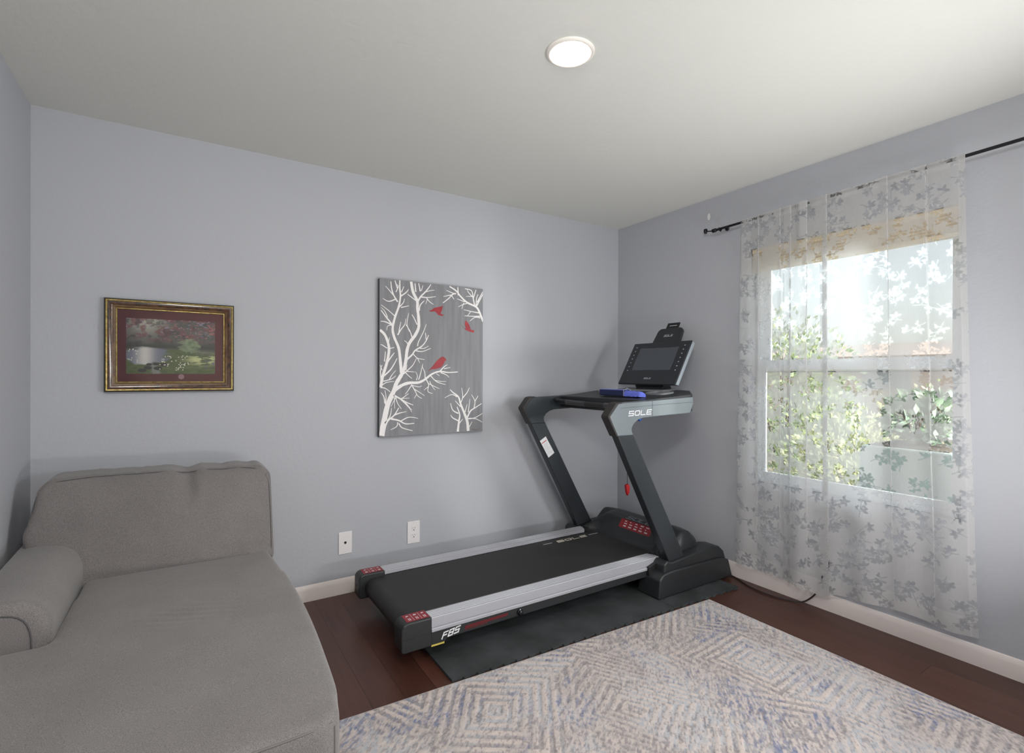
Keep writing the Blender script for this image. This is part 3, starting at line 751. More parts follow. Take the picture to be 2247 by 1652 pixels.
def pipe_on(y, zs=1.0):
    P = []
    pts = [(-3.425, .60), (-3.432, .78), (-3.40, .828), (-3.2, .838), (-3.0, .838), (-2.8, .838), (-2.65, .834), (-2.607, .80), (-2.604, .6), (-2.606, .43)]
    A = np.array([(x_, y, z_) for x_, z_ in pts]); s0 = np.r_[0, np.cumsum(np.linalg.norm(np.diff(A, axis=0), axis=1))]; ss = np.linspace(0, s0[-1], 70)
    return d_back(np.stack([np.interp(ss, s0, A[:, i]) for i in range(3)], 1))
MB().tube(snap([tuple(v) for v in pipe_on(-.425)], cb), .0022, 6).build('cushion_piping', m_pipe, cb)
m_sp = mat('grey_seam_piping', srgb(112, 108, 106), .9)
MB().tube(snap([(-2.60 - .03 * i, -1.83, .462) for i in range(29)], seat_), .0026, 6).tube(snap([(-2.60, -1.815, .44 - .012 * i) for i in range(13)], seat_), .0022, 6).build('seat_piping', m_sp, ch)
m_legw = mat('dark_wood_foot', srgb(40, 26, 20), .4)
for (x_, y_) in ((-2.68, -1.72), (-3.42, -1.72), (-2.68, -.12), (-3.42, -.12)):
    z_ = .0125 if (y_ < -1.1 and x_ > -2.86) else 0      # the front right foot stands on the rug
    MB().lathe([(.022, z_), (.03, .08)], (x_, y_, 0), 16).build('leg', m_legw, ch)

# ---------------------------------------------------------------- area rug
rx0, rx1, ry0, ry1 = -2.86, -.446, -2.80, -1.102
nu2, nv2 = int((rx1 - rx0) / .0042), int((ry1 - ry0) / .0042)
uu, vv = np.meshgrid(np.linspace(rx0, rx1, nu2), np.linspace(ry0, ry1, nv2))
def rugd(x, y):
    """irregular concentric diamonds and chevrons"""
    best = np.full(x.shape, 9.); second = best.copy(); val = np.zeros_like(x)
    cs = [(-.80, -1.63, 1.0, .15), (-1.50, -1.60, 1.3, .6), (-1.95, -1.34, .9, 1.1), (-.70, -2.12, 1.2, .2), (-1.14, -1.95, .9, .8), (-2.2, -1.75, 1.2, .9), (-2.45, -1.25, 1, .5), (-2.0, -2.4, 1.1, .4), (-1.35, -2.55, 1, 1.), (-.75, -2.6, 1.2, .6), (-2.6, -2.2, 1, .3), (-.50, -1.30, 1., .8)]
    for cx_, cy_, asp, rot in cs:
        dx, dy = x - cx_, y - cy_; r = rot * .9; a = dx * math.cos(r) + dy * math.sin(r); b = -dx * math.sin(r) + dy * math.cos(r)
        d = np.maximum(np.abs(a) * asp, np.abs(b)) * 1.0
        m = d < best; second = np.where(m, best, np.minimum(second, d)); val = np.where(m, d, val); best = np.where(m, d, best)
    return val, second - best
d, gap = rugd(uu + .006 * (fbm(uu * 30, vv * 30, 1) - .5), vv + .006 * (fbm(uu * 30, vv * 30, 2) - .5))
stripe = .5 + .5 * np.cos(2 * math.pi * d / .037)
stripe = sstep(.36, .56, stripe + .30 * (fbm(uu * 70, vv * 70, 3) - .5))
dis = sstep(.46, .62, fbm(uu * 4.5 + 9, vv * 4.5, 17, 3))
for sx_, sy_, sr_ in [(-.80, -1.62, .22), (-1.42, -1.30, .16), (-1.5, -1.6, .18), (-.62, -2.05, .25), (-1.95, -1.3, .25)]: dis = dis * (1 - .9 * np.exp(-((uu - sx_) ** 2 + (vv - sy_) ** 2) / sr_ ** 2))                      # where the lines are worn away
rx_, ry_ = uu * math.cos(.75) + vv * math.sin(.75), -uu * math.sin(.75) + vv * math.cos(.75)
streak = fbm(rx_ * 26 + 50, ry_ * 110 + 50, 30, 4); fine = fbm(uu * 160, vv * 160, 41, 2)
cream = C(202, 190, 184); taupe = C(152, 147, 148); blue = C(112, 124, 156); pale = C(176, 178, 184); dark = C(116, 109, 114)
g = lerp(pale[None, None], taupe[None, None], sstep(.42, .60, fbm(uu * 5, vv * 5, 50, 3)))
g = lerp(g, blue, sstep(.50, .62, fbm(uu * 6.5 + 3, vv * 6.5, 60, 3)) * sstep(.40, .58, streak) * .95)
g = lerp(g, dark, sstep(.55, .66, streak) * sstep(.5, .7, fine * .5 + fbm(uu * 9, vv * 9, 70) * .6) * .75)
g = lerp(g, cream, sstep(.47, .60, fbm(rx_ * 44 + 9, ry_ * 130 + 20, 81, 3)) * (.25 + .65 * dis))
g = lerp(g, cream, sstep(.42, .6, fine) * .22)
g = lerp(g, cream, stripe * (1 - dis * .85) * sstep(.22, .42, fbm(uu * 60, vv * 60, 90)))
g = lerp(g, dark, sstep(.60, .72, fbm(rx_ * 70, ry_ * 200, 95, 2)) * .5)
g = g * (.90 + .20 * fine)[..., None]
ed = np.minimum.reduce([uu - rx0, rx1 - uu, vv - ry0, ry1 - vv]); g = lerp(g, C(200, 190, 182), sstep(.007, .003, ed))
hgt = .009 + .0022 * stripe * (1 - dis * .7) + .0012 * fine
hgt = np.where(ed < .010, .0098, hgt); hgt = np.where(ed < .001, .0005, hgt)
X_ = uu.copy(); Y_ = vv - (uu - rx0) * .0355; X_ = X_ + (vv - ry1) * .010
rug = grid_mesh('area_rug', np.stack([X_, Y_, hgt], -1).reshape(-1, 3), nu2, nv2, vcol_mat('woven_rug_pile', .95, bump=(600, .5, .002), spec=.1, sheen=.15, fine=(700, .10)), np.concatenate([g, np.ones(g.shape[:2] + (1,))], -1).reshape(-1, 4))
tag(rug, 'cream blue and taupe distressed diamond pattern area rug on the wood floor', 'rug')

# ---------------------------------------------------------------- interlocking foam mats under the treadmill
m_foam = mat('charcoal_foam_mat', srgb(52, 54, 55), .85, bump=(500, .6, .001), var=(srgb(68, 70, 72), 6, (1, 1, 1)), spec=.2)
def foam(x0, x1, label):
    pts = [(x0, -.12), (x0, -1.118)]; x = x0 + .02; i = 0
    while x < x1 - .02:
        o_ = -1.118 - (.010 if i % 2 else 0) - (x - x0) * 0
        pts += [(x, o_), (min(x + .028, x1 - .01), o_)]; x += .032; i += 1
    pts += [(x1, -1.118), (x1, -.12)]
    sk = lambda p: (p[0], p[1] - (p[0] + 2.01) * .031 * (p[1] < -.5))
    return tag(MB().prism([sk(p) for p in pts], .0005, .0125, 'z').build('foam_floor_mat', m_foam, bevel=.001, angle=60), label, 'floor mat', 'foam mats under the treadmill')
foam(-2.008, -.706, 'long charcoal foam floor mat under the treadmill deck')
foam(-.703, -.16, 'short charcoal foam floor mat under the treadmill front feet')
# ---------------------------------------------------------------- treadmill
m_blk = mat('satin_black_plastic', srgb(40, 42, 44), .42, bump=(220, .15, .0008))
m_blk2 = mat('dark_black_plastic', srgb(26, 27, 29), .5)
m_belt = mat('black_running_belt', srgb(43, 43, 43), .62, bump=(500, .45, .0008))
m_alu = mat('brushed_aluminium', srgb(178, 178, 184), .5, .35, var=(srgb(174, 175, 181), 40, (.5, 20, 20)))
m_gun = mat('shaded_arm_paint', srgb(62, 68, 73), .33, .45)
m_upr = mat('charcoal_upright_paint', srgb(58, 62, 66), .34, .4)
m_gun2 = mat('lit_arm_paint', srgb(124, 132, 137), .40, .35)
m_grip = mat('dark_rubber_grip', srgb(45, 42, 41), .55)
m_redl = mat('red_label', srgb(138, 32, 42), .45)
m_wht = mat('white_print', srgb(225, 225, 228), .5)
m_silver = mat('silver_print', srgb(186, 190, 196), .4, .3)
m_scr = mat('grey_screen_glass', srgb(64, 70, 78), .18, coat=.6)
m_yel = mat('yellow_sticker', srgb(196, 178, 84), .5)
tm = thing('treadmill', (-1.2, -.59, .012), 'black and silver folding treadmill with tilted screen facing the sofa', 'treadmill')
YN, YF = -.962, -.252          # outer faces of the side rails
# running belt around its rollers
bp_ = [(-.50, .187)] + [(-2.085, .187)] + [(-2.085 - .052 * math.sin(math.radians(a)), .135 + .052 * math.cos(math.radians(a))) for a in range(15, 181, 15)] + [(-.50, .083)]
belt = MB().prism(bp_, -.884, -.332).build('running_belt', m_belt, tm, angle=50)
letters('SOLE', (-.905, -.3995, .1872), (1, .004, 0), (0, 1, 0), .047, .026, .017, .0058, 'belt_logo', mat('cream_print', srgb(222, 216, 200), .6), belt, .0006, .25)
MB().box(-1.015, -.945, -.389, -.381, .187, .1876).build('belt_dash', m_silver, belt, smooth=False)
MB().box(-.635, -.555, -.386, -.378, .187, .1876).build('belt_dash', m_silver, belt, smooth=False)
# deck frame and skirts
fr = MB()
for ys in ((YN + .004, YN + .07), (YF - .07, YF - .004)):
    fr.prism([(-2.03, .152), (-2.03, .083), (-1.965, .088), (-1.955, .100), (-.62, .108), (-.60, .152)], *ys)
frame = fr.build('deck_frame', m_blk, tm, bevel=.003)
MB().box(-2.0, -.58, -.86, -.35, .092, .175).build('running_deck', m_blk2, tm, smooth=False)
def stripe(y, s):
    mb = MB().prism([(-1.868, .1185), (-1.642, .1215), (-1.636, .1345), (-1.864, .1315)], y, y + s * .0008).prism([(-1.868, .112), (-1.75, .1135), (-1.75, .1165), (-1.868, .116)], y, y + s * .0006)
    return mb.build('red_stripe', mat('dark_red_stripe', srgb(96, 26, 32), .4), frame, smooth=False)
stripe(YN + .004, -1)
letters('F85', (-1.980, YN + .0036, .104), (1, 0, .13), (0, 0, 1), .020, .0235, .010, .0052, 'model_badge', m_wht, frame, .0008, .45)
MB().box(-2.03, -1.968, YN + .003, YN + .02, .0822, .0895).build('yellow_sticker', m_yel, frame, smooth=False)
MB().lathe([(.016, 0), (.016, -.006), (.011, -.009), (.011, -.018), (.006, -.02)], (-1.571, YN + .004, .122), 18, 'y').build('adjuster_knob', mat('black_knob_metal', srgb(60, 62, 66), .25, .8), frame)
# rails: grooved extrusions
def rail(y0, s):
    """y0: outer edge, s=+1 grows inwards"""
    pr = [(0, .146), (-.003, .148), (-.003, .160), (-.001, .1625), (.005, .164), (.005, .168), (0, .1695), (0, .207), (.003, .2105)]
    t = .009
    while t < .062: pr += [(t, .2105), (t + .0018, .2075), (t + .0050, .2075), (t + .0068, .2105)]; t += .0118
    pr += [(.072, .2105), (.077, .207), (.077, .190), (.062, .188), (.02, .186), (.014, .146)]
    vs = [(-2.03, y0 + s * a, z) for a, z in pr] + [((-.604 if a < .03 else -.604 - (a - .03) * .5), y0 + s * a, z) for a, z in pr]
    m = len(pr); fs = [(i, (i + 1) % m, m + (i + 1) % m, m + i) for i in range(m)] + [tuple(range(m)), tuple(range(2 * m - 1, m - 1, -1))]
    return MB().add(vs, fs).build('side_rail', m_alu, tm, smooth=False)
rail(YN, 1); rail(YF, -1)
# rear end caps with red warning labels
def cap(y0, s):
    ya, yb = sorted((y0 - s * .003, y0 + s * .086))
    pr = [(-2.028, .086), (-2.028, .213), (-2.140, .214), (-2.158, .207), (-2.168, .190), (-2.169, .10), (-2.162, .086)]
    c = MB().prism(pr, ya, yb).build('end_cap', m_blk, tm, bevel=.008, seg=3)
    MB().box(-2.168, -2.028, min(y0 - s * .0036, y0), max(y0 - s * .0036, y0), .146, .1475).build('cap_seam', m_blk2, c, smooth=False)
    la, lb = sorted((y0 + s * .008, y0 + s * .078))
    ic = MB().box(-2.140, -2.036, la, lb, .2138, .2148); ic.k = 1
    for k in range(3):
        xa = -2.137 + k * .0345
        if k: ic.box(xa - .0022, xa - .0012, la + .003, lb - .003, .2147, .2152)
        xc = xa + .016
        ic.lathe([(.0001, 0), (.0055 + .0015 * (k == 1), 0), (.005, .0006), (.0001, .0006)], (xc, lb - .018, .2147), 12)
        ic.add([(xc - .010, lb - .028 + .004 * k, .2153), (xc + .004, lb - .022, .2153), (xc + .009, lb - .014, .2153), (xc - .004, lb - .020, .2153)], [(0, 1, 2, 3)])
        for q in range(2): ic.box(xc - .005 + q * .007, xc - .002 + q * .007, la + .010, la + .030, .2147, .2152)
    ic.build('warning_label', [m_redl, m_wht], c, smooth=False)
    MB().lathe([(.0001, 0), (.006, 0), (.006, -.001), (.0001, -.001)], (-2.1705, (ya + yb) / 2, .15), 12, 'x').build('adjuster_hole', m_blk2, c)
cap(YN, 1); cap(YF, -1)
for y_ in (YN + .15, YF - .15):
    MB().lathe([(.026, -.0005), (.030, .004), (.030, .03), (.018, .034), (.018, .085)], (-1.90, y_, .0135), 20).build('rear_foot', m_blk2, tm)
# motor hood
nx, ny = 44, 60
hx = np.linspace(0, 1, nx); hy = np.linspace(0, 1, ny)
yy = -.965 + hy * (.965 - .185); yc_ = -.59
prx = [0, .05, .13, .22, .34, .55, .74, .86, .94, 1.0]; prz = [0, .10, .62, .93, 1.0, .98, .90, .72, .45, 0]
ZH = np.zeros((ny, nx)); XH = ZH.copy()
for j, y in enumerate(yy):
    a = abs(y - yc_) / .39
    side = float(sstep(.60, 1.0, np.array([a]))[0]); x_rear = -.535 - .115 * side; x_front = -.185
    XH[j] = x_rear + hx * (x_front - x_rear)
    s_rear = float(sstep(.52, .98, np.array([a]))[0]); s_fr = float(sstep(.86, 1.0, np.array([a]))[0])
    top = .318 - (s_rear * (1 - sstep(.3, .62, hx)) * .105 + s_fr * .085)
    pz = np.interp(hx, prx, prz); lo = .186 - .10 * sstep(.5, 1, hx)
    ZH[j] = lo + (top - lo) * pz
YH = np.repeat(yy[:, None], nx, 1)
vs = list(zip(XH.ravel(), YH.ravel(), ZH.ravel())); k0 = len(vs); vs += [(x, y, .10) for x, y in zip(XH.ravel(), YH.ravel())]
hb = MB(); fs = []
I = lambda j, i: j * nx + i
for j in range(ny - 1):
    for i in range(nx - 1): fs.append((I(j, i), I(j, i + 1), I(j + 1, i + 1), I(j + 1, i)))
for i in range(nx - 1): fs += [(I(0, i), k0 + I(0, i), k0 + I(0, i + 1), I(0, i + 1)), (I(ny - 1, i), I(ny - 1, i + 1), k0 + I(ny - 1, i + 1), k0 + I(ny - 1, i))]
for j in range(ny - 1): fs += [(I(j, 0), I(j + 1, 0), k0 + I(j + 1, 0), k0 + I(j, 0)), (I(j, nx - 1), k0 + I(j, nx - 1), k0 + I(j + 1, nx - 1), I(j + 1, nx - 1))]
hood = hb.add(vs, fs).build('motor_hood', m_blk, tm, angle=50)
def hz(x, y): 
    j = (y - yy[0]) / (yy[-1] - yy[0]) * (ny - 1); j0 = int(min(max(j, 0), ny - 1)); return float(np.interp(x, XH[j0], ZH[j0]))
def on_hood(mb, lift=.0012):
    vv_ = []
    for (x, y, z) in mb.v: vv_.append((x, y, hz(x, y) + z + lift))
    mb.v = vv_; return mb
lab = MB(); N1, N2 = 6, 14; xa, xb, ya, yb = -.494, -.459, -.790, -.520
for i in range(N1 + 1):
    for j in range(N2 + 1): lab.v.append((xa + (xb - xa) * i / N1, ya + (yb - ya) * j / N2, 0))
lab.add([], []); lab.f = [(i * (N2 + 1) + j, i * (N2 + 1) + j + 1, (i + 1) * (N2 + 1) + j + 1, (i + 1) * (N2 + 1) + j) for i in range(N1) for j in range(N2)]; lab.m = [0] * len(lab.f)
on_hood(lab)
pt = MB(); rs = np.random.RandomState(2)
for r_ in range(3):
    for q in range(5):
        for w_ in range(3):
            if rs.rand() < .7: pt.box(-.489 + r_ * .010, -.4855 + r_ * .010, -.765 + q * .046 + w_ * .009, -.759 + q * .046 + w_ * .009, 0, .0006)
on_hood(pt, .0016); lab.k = 1; lab.add(pt.v, pt.f); lab.build('warning_label', [m_redl, m_wht], hood, smooth=False)
lg = letters('SOLE', (-.449, -.545, 0), (0, -1, 0), (1, 0, 0), .042, .036, .013, .0055, 'hood_logo', m_silver, hood, .0008, .2)
L0 = Vector(tm.location) + Vector((0, 0, 0))
for v in lg.data.vertices:
    w_ = v.co + L0; v.co.z = hz(w_.x, w_.y) + .0018 - L0.z
# front foot covers
def foot(yo, s):
    def P(pr, a, b, bev, nm, par=tm, m=m_blk):
        y0, y1 = sorted((yo + s * a, yo + s * b)); return MB().prism(pr, y0, y1).build(nm, m, par, bevel=bev, seg=3)
    f_ = P([(-.712, .013), (-.702, .120), (-.672, .148), (-.60, .155), (-.16, .148), (-.082, .125), (-.042, .013)], 0, .16, .010, 'foot_cover')
    P([(-.650, .10), (-.646, .192), (-.620, .210), (-.600, .200), (-.575, .196), (-.212, .222), (-.150, .212), (-.108, .178), (-.075, .10)], .018, .135, .010, 'foot_upper_cover', f_)
foot(-1.062, 1); foot(-.118, -1)
MB().box(-.62, -.20, -1.0, -.18, .03, .09).build('front_crossmember', m_blk2, tm, bevel=.004)
for y_ in (-.935, -.245):
    MB().prism([(-.70, .10), (-.70, .17), (-.60, .20), (-.50, .21), (-.45, .10)], y_ - .045, y_ + .045).build('hinge_bracket', m_blk2, tm, bevel=.004)
# uprights, arms
def side(yo, s, far=False):
    y0, y1 = sorted((yo, yo + s * .052))
    up = MB().prism([(-.565, .16), (-.425, .16), (-.874, .945), (-.993, .945)], y0, y1).build('upright', m_upr, tm, bevel=.006, seg=3)
    arm_p = [(-.990, .941), (-1.046, 1.036), (-1.048, 1.050), (-1.000, 1.108), (-.985, 1.1155), (-.728, 1.1245), (-.378, 1.139), (-.374, 1.10), (-.404, 1.043), (-.65, 1.036), (-.800, 1.031), (-.838, 1.022), (-.868, 1.004), (-.885, .982), (-.886, .962), (-.872, .940)]
    ym0, ym1 = sorted((yo - s * .002, yo + s * .054))
    arm = MB().prism(arm_p, ym0, ym1).build('handrail_arm', m_gun if far else m_gun2, tm, bevel=.005, seg=3)  # light and shade in the colour: far arm darker, near arm lighter
    gy0, gy1 = sorted((yo - s * .0025, yo + s * .056))
    MB().prism([(-.998, .936), (-1.060, 1.040), (-1.060, 1.052), (-1.008, 1.116), (-.985, 1.122), (-.960, 1.1225), (-.960, 1.113), (-.985, 1.110), (-1.045, 1.046), (-.988, .943)], gy0, gy1).build('rubber_grip', m_grip, arm, bevel=.005, seg=3)
    face = yo - s * .0022
    sm = MB()
    q0, q1 = sorted((face, face - s * .0006))
    if not far:
        sm.box(-.7285, -.727, q0, q1, 1.037, 1.123)
        sm.prism([(-.727, 1.0985), (-.38, 1.107), (-.38, 1.1085), (-.727, 1.100)], q0, q1)
        sm.prism([(-.97, 1.089), (-.73, 1.098), (-.73, 1.0992), (-.97, 1.0902)], q0, q1)
        sm.build('arm_seam', m_gun, arm, smooth=False)
    return up, arm, face
upn, armn, fn = side(-1.022, 1)
letters('SOLE', (-.913, fn, 1.0465), (1, 0, .025), (0, 0, 1), .0335, .0235, .0125, .0046, 'arm_logo', m_wht, armn, .001, .25)
upf, armf, ff = side(-.158, -1, True)
inner = -.2105
for (x_, z_) in ((-1.032, 1.035), (-.945, 1.078), (-.835, 1.085), (-.945, .965)): MB().lathe([(.0001, 0), (.0045, 0), (.0045, -.001), (.0001, -.001)], (x_, inner - .0012, z_), 10, 'y').build('screw', m_blk2, armf)
st = MB().add([(x_, inner - .0006, z_) for x_, z_ in ((-.920, .822), (-.871, .850), (-.797, .733), (-.847, .703))], [(0, 1, 2, 3)]).build('spec_sticker', m_wht, upf, smooth=False)
ln = MB()
def stq(u_, v_): 
    a = Vector((-.920, 0, .822)); b = Vector((.049, 0, .028)); c = Vector((.073, 0, -.119)); q = a + b * u_ + c * v_; return (q.x, inner - .0009, q.z)
ln.k = 0; ln.add([stq(.08, .16), stq(.85, .16), stq(.85, .20), stq(.08, .20)], [(0, 1, 2, 3)])
ln.k = 1
for i in range(7): ln.add([stq(.1, .30 + i * .085), stq(.82 - .1 * (i % 3), .30 + i * .085), stq(.82 - .1 * (i % 3), .315 + i * .085), stq(.1, .315 + i * .085)], [(0, 1, 2, 3)])
ln.build('sticker_print', [mat('red_print', srgb(190, 60, 70), .5), mat('pale_grey_print', srgb(176, 178, 182), .5)], st, smooth=False)
# console tray between the arms
tp = [(-.742, -.975), (-.742, -.205), (-.60, -.200), (-.40, -.166), (-.36, -.166), (-.20, -.30), (-.178, -.42), (-.178, -.76), (-.20, -.86), (-.372, -1.012), (-.40, -1.014), (-.60, -.975)]
mbt = MB().prism(tp, 1.050, 1.12, 'z')
mbt.v = [(x, y, (1.125 + (x + .74) * .082) if z > 1.1 else (1.045 + (x + .74) * .02)) for x, y, z in mbt.v]
tray = mbt.build('console_tray', m_blk, tm, bevel=.006, seg=3)
tz = lambda x: 1.125 + (x + .74) * .082
m_ledge = mat('grey_tray_ledge', srgb(132, 136, 140), .5)
def ringtop(cx, cy, a, b, w, nm, m):
    mb = MB(); N = 40; vs = []
    for (o, h) in ((0, 0), (0, .010), (-w, .010), (-w, 0)):
        for k in range(N):
            g = 2 * math.pi * k / N; cx_ = abs(math.cos(g)) ** .5 * math.copysign(1, math.cos(g)); sx_ = abs(math.sin(g)) ** .5 * math.copysign(1, math.sin(g))
            x = cx + (a + o) * cx_; y = cy + (b + o) * sx_; vs.append((x, y, tz(x) + h))
    fs = [(i * N + k, i * N + (k + 1) % N, (i + 1) * N + (k + 1) % N, (i + 1) * N + k) for i in range(3) for k in range(N)]
    return mb.add(vs, fs).build(nm, m, tray, angle=40)
ringtop(-.42, -.80, .065, .080, .012, 'bottle_holder_rim', m_ledge)
ringtop(-.42, -.36, .065, .080, .012, 'bottle_holder_rim', m_ledge)
mbl = MB().box(-.345, -.215, -.76, -.34, 0, .012)
mbl.v = [(x, y, tz(x) + z) for x, y, z in mbl.v]; mbl.build('accessory_ledge', m_ledge, tray, bevel=.004)
# grip bar with heart rate sensors
gb = MB().tube([tuple(v) + (1.096 - .016 * math.cos((v[1] + .59) * 3.4) ** 2,) for v in [(-.79, -.225), (-.805, -.26), (-.80, -.33), (-.775, -.42), (-.765, -.52), (-.765, -.66), (-.775, -.76), (-.80, -.85), (-.805, -.92), (-.79, -.955)]], .0155, 14).build('grip_bar', m_blk2, tm)
gb_s = mat('dark_sensor_pad', srgb(66, 66, 68), .35, .3)
MB().tube([(-.799, -.34, 1.088), (-.776, -.42, 1.084), (-.767, -.50, 1.082)], .0165, 14).build('pulse_sensor', mat('dark_sensor', srgb(66, 66, 68), .35, .3), gb)
MB().tube([(-.799, -.84, 1.088), (-.776, -.76, 1.084), (-.767, -.68, 1.082)], .0165, 14).build('pulse_sensor', gb_s, gb)
# display
A = Vector((-.34, 0, 1.208)); B = Vector((-.172, 0, 1.497)); dv = (B - A).normalized(); nv_ = Vector((-dv.z, 0, dv.x))   # nv_ faces the runner
def scr(y, v, d): q = A + dv * v + nv_ * d; return (q.x, y, q.z)
HV = (B - A).length
def slab(y0, y1, v0, v1, d0, d1): return MB().add([scr(y, v, d) for y in (y0, y1) for v in (v0, v1) for d in (d0, d1)], [(0, 1, 3, 2), (4, 6, 7, 5), (0, 4, 5, 1), (2, 3, 7, 6), (0, 2, 6, 4), (1, 5, 7, 3)])
disp = slab(-.852, -.350, 0, HV, -.012, 0).build('display', mat('black_display_bezel', srgb(36, 40, 45), .3), tm, bevel=.006, seg=3)
shell = MB().add([scr(y, v, d) for (y, v, d) in [(-.855, .004, -.010), (-.855, HV - .002, -.010), (-.347, HV - .002, -.010), (-.347, .004, -.010), (-.856, .012, -.036), (-.856, HV - .004, -.034), (-.346, HV - .004, -.034), (-.346, .012, -.036)]], [(0, 1, 2, 3), (7, 6, 5, 4), (0, 4, 5, 1), (1, 5, 6, 2), (2, 6, 7, 3), (3, 7, 4, 0)])  .build('display_shell', mat('silver_shell', srgb(168, 178, 186), .35, .3), disp, bevel=.006)
slab(-.770, -.432, .108, HV - .048, .0002, .0014).build('screen', m_scr, disp, smooth=False)
m_btn = mat('pale_button_print', srgb(190, 196, 200), .5)
for ys in (-.392, -.812):
    for k in range(7):
        slab(ys - .004, ys + .004, .105 + k * .0315, .111 + k * .0315, .0002, .0016).build('button', m_btn, disp, smooth=False)
ctr = Vector(scr(-.575, .040, .0006))
letters('SOLE', ctr, (0, -1, 0), dv, .011, .009, .0045, .0024, 'display_logo', m_silver, disp, .0006, .2)
mm = MB().add([(x, y, z) for (x, y, z) in [(-.30, -.70, 1.150), (-.30, -.50, 1.150), (-.18, -.50, 1.165), (-.18, -.70, 1.165)]] + [scr(-.73, .02, -.04), scr(-.47, .02, -.04), scr(-.48, .10, -.04), scr(-.72, .10, -.04)], [(3, 2, 1, 0), (4, 5, 6, 7), (0, 1, 5, 4), (1, 2, 6, 5), (2, 3, 7, 6), (3, 0, 4, 7)])
mm.build('display_mount', m_blk2, tm, bevel=.004)
# tablet holder above the display
th_ = MB()
hp = [(-.50, HV - .02), (-.512, HV + .10), (-.525, HV + .117), (-.54, HV + .122), (-.695, HV + .122), (-.713, HV + .117), (-.725, HV + .10), (-.735, HV - .02)]
th_.add([scr(y, v, -.014) for y, v in hp] + [scr(y, v, -.036) for y, v in hp], [tuple(range(8)), tuple(range(15, 7, -1))] + [(i, (i + 1) % 8, 8 + (i + 1) % 8, 8 + i) for i in range(8)])
hold = th_.build('tablet_holder', m_blk, disp, bevel=.003)
e_ = MB()
for (y0_, y1_, v0_, v1_) in ((-.585, -.567, HV + .115, HV + .170), (-.672, -.654, HV + .115, HV + .170), (-.654, -.585, HV + .115, HV + .143), (-.654, -.585, HV + .154, HV + .170)):
    q = slab(y0_, y1_, v0_, v1_, -.028, -.020); e_.add(q.v, q.f)
e_.build('holder_clip', m_blk2, disp, bevel=.002)
letters('SOLE', Vector(scr(-.585, HV + .052, -.0134)), (0, -1, 0), dv, .014, .014, .0055, .0032, 'holder_logo', m_silver, disp, .0006, .2)
# safety key on its cord
m_redp = mat('red_plastic', srgb(186, 28, 34), .4)
MB().tube([(-.60, -.72, 1.05), (-.597, -.71, .86), (-.596, -.70, .66), (-.594, -.70, .585)], .0018, 6).build('safety_cord', m_blk2, tm)
MB().prism([(-.612, .578), (-.590, .585), (-.578, .565), (-.582, .530), (-.594, .510), (-.603, .530)], -.708, -.690).build('safety_clip', m_redp, tm, bevel=.003)
MB().lathe([(.0001, -.012), (.010, -.010), (.014, 0), (.010, .010), (.0001, .012)], (-.70, -.90, 1.012), 16, 'x').build('underside_knob', mat('blue_plastic', srgb(40, 84, 170), .5), tm)

# ---------------------------------------------------------------- things lying on the console
m_navy = mat('navy_nylon', srgb(24, 36, 82), .45)
m_blu = mat('bright_blue_cloth', srgb(104, 118, 222), .8, bump=(60, .5, .004))
pz_ = 1.138
po = thing('pouch', (-.64, -.63, pz_), 'long navy blue pouch lying on the treadmill console', 'pouch')
MB().box(-.665, -.615, -.735, -.515, pz_, pz_ + .038).build('pouch_body', m_navy, po, bevel=.006, seg=3)
MB().box(-.666, -.614, -.733, -.524, pz_ + .036, pz_ + .040).build('pouch_top_trim', mat('pale_blue_trim', srgb(128, 140, 220), .5), po, bevel=.0015)
MB().tube([(-.672, -.742, pz_ + .002), (-.672, -.742, pz_ + .036), (-.640, -.742, pz_ + .047), (-.612, -.742, pz_ + .036)], .003, 6).build('strap_ring', m_ledge, po)
cl_ = MB(); N = 12; vs = []
for j in range(N + 1):
    v = j / N; y = -.745 - .12 * v; hh = .036 * (1 - .15 * v) * (1 if v < .95 else .8)
    for i in range(9):
        g = math.pi * i / 8; vs.append((-.640 - .034 * math.cos(g) * (1 - .2 * v), y + .004 * math.sin(g * 3 + v * 9), pz_ + hh * math.sin(g) ** .7 + .002 * math.sin(v * 22 + i)))
cl_.add(vs, [(j * 9 + i, j * 9 + i + 1, (j + 1) * 9 + i + 1, (j + 1) * 9 + i) for j in range(N) for i in range(8)] + [tuple(range(9)), tuple(N * 9 + i for i in range(8, -1, -1))] + [(j * 9 + 8, j * 9, (j + 1) * 9, (j + 1) * 9 + 8) for j in range(N)])
tag(cl_.build('cloth', m_blu, angle=80), 'bright blue crumpled cloth beside the navy pouch on the console', 'cloth')

# power cord
cp = [(-.020, -.90, .006), (-.022, -1.0, .0055), (-.040, -1.09, .0055), (-.083, -1.19, .0055), (-.100, -1.28, .0055), (-.095, -1.36, .0055), (-.066, -1.44, .0055), (-.048, -1.49, .012), (-.040, -1.525, .038), (-.035, -1.56, .083), (-.030, -1.575, .13), (-.018, -1.585, .18), (-.013, -1.60, .235)]
Q = []
for i in range(len(cp) - 1):
    P_ = [Vector(cp[max(i - 1, 0)]), Vector(cp[i]), Vector(cp[i + 1]), Vector(cp[min(i + 2, len(cp) - 1)])]
    for k in range(6):
        t = k / 6; Q.append(tuple(.5 * (2 * P_[1] + (P_[2] - P_[0]) * t + (2 * P_[0] - 5 * P_[1] + 4 * P_[2] - P_[3]) * t * t + (3 * P_[1] - P_[0] - 3 * P_[2] + P_[3]) * t ** 3)))
pc = MB().tube(Q, .0042, 8).build('power_cord', mat('dark_cable', srgb(44, 34, 34), .5), tm)
MB().box(-.030, -.0005, -1.612, -1.588, .232, .262).build('plug', m_blk2, pc, bevel=.003)
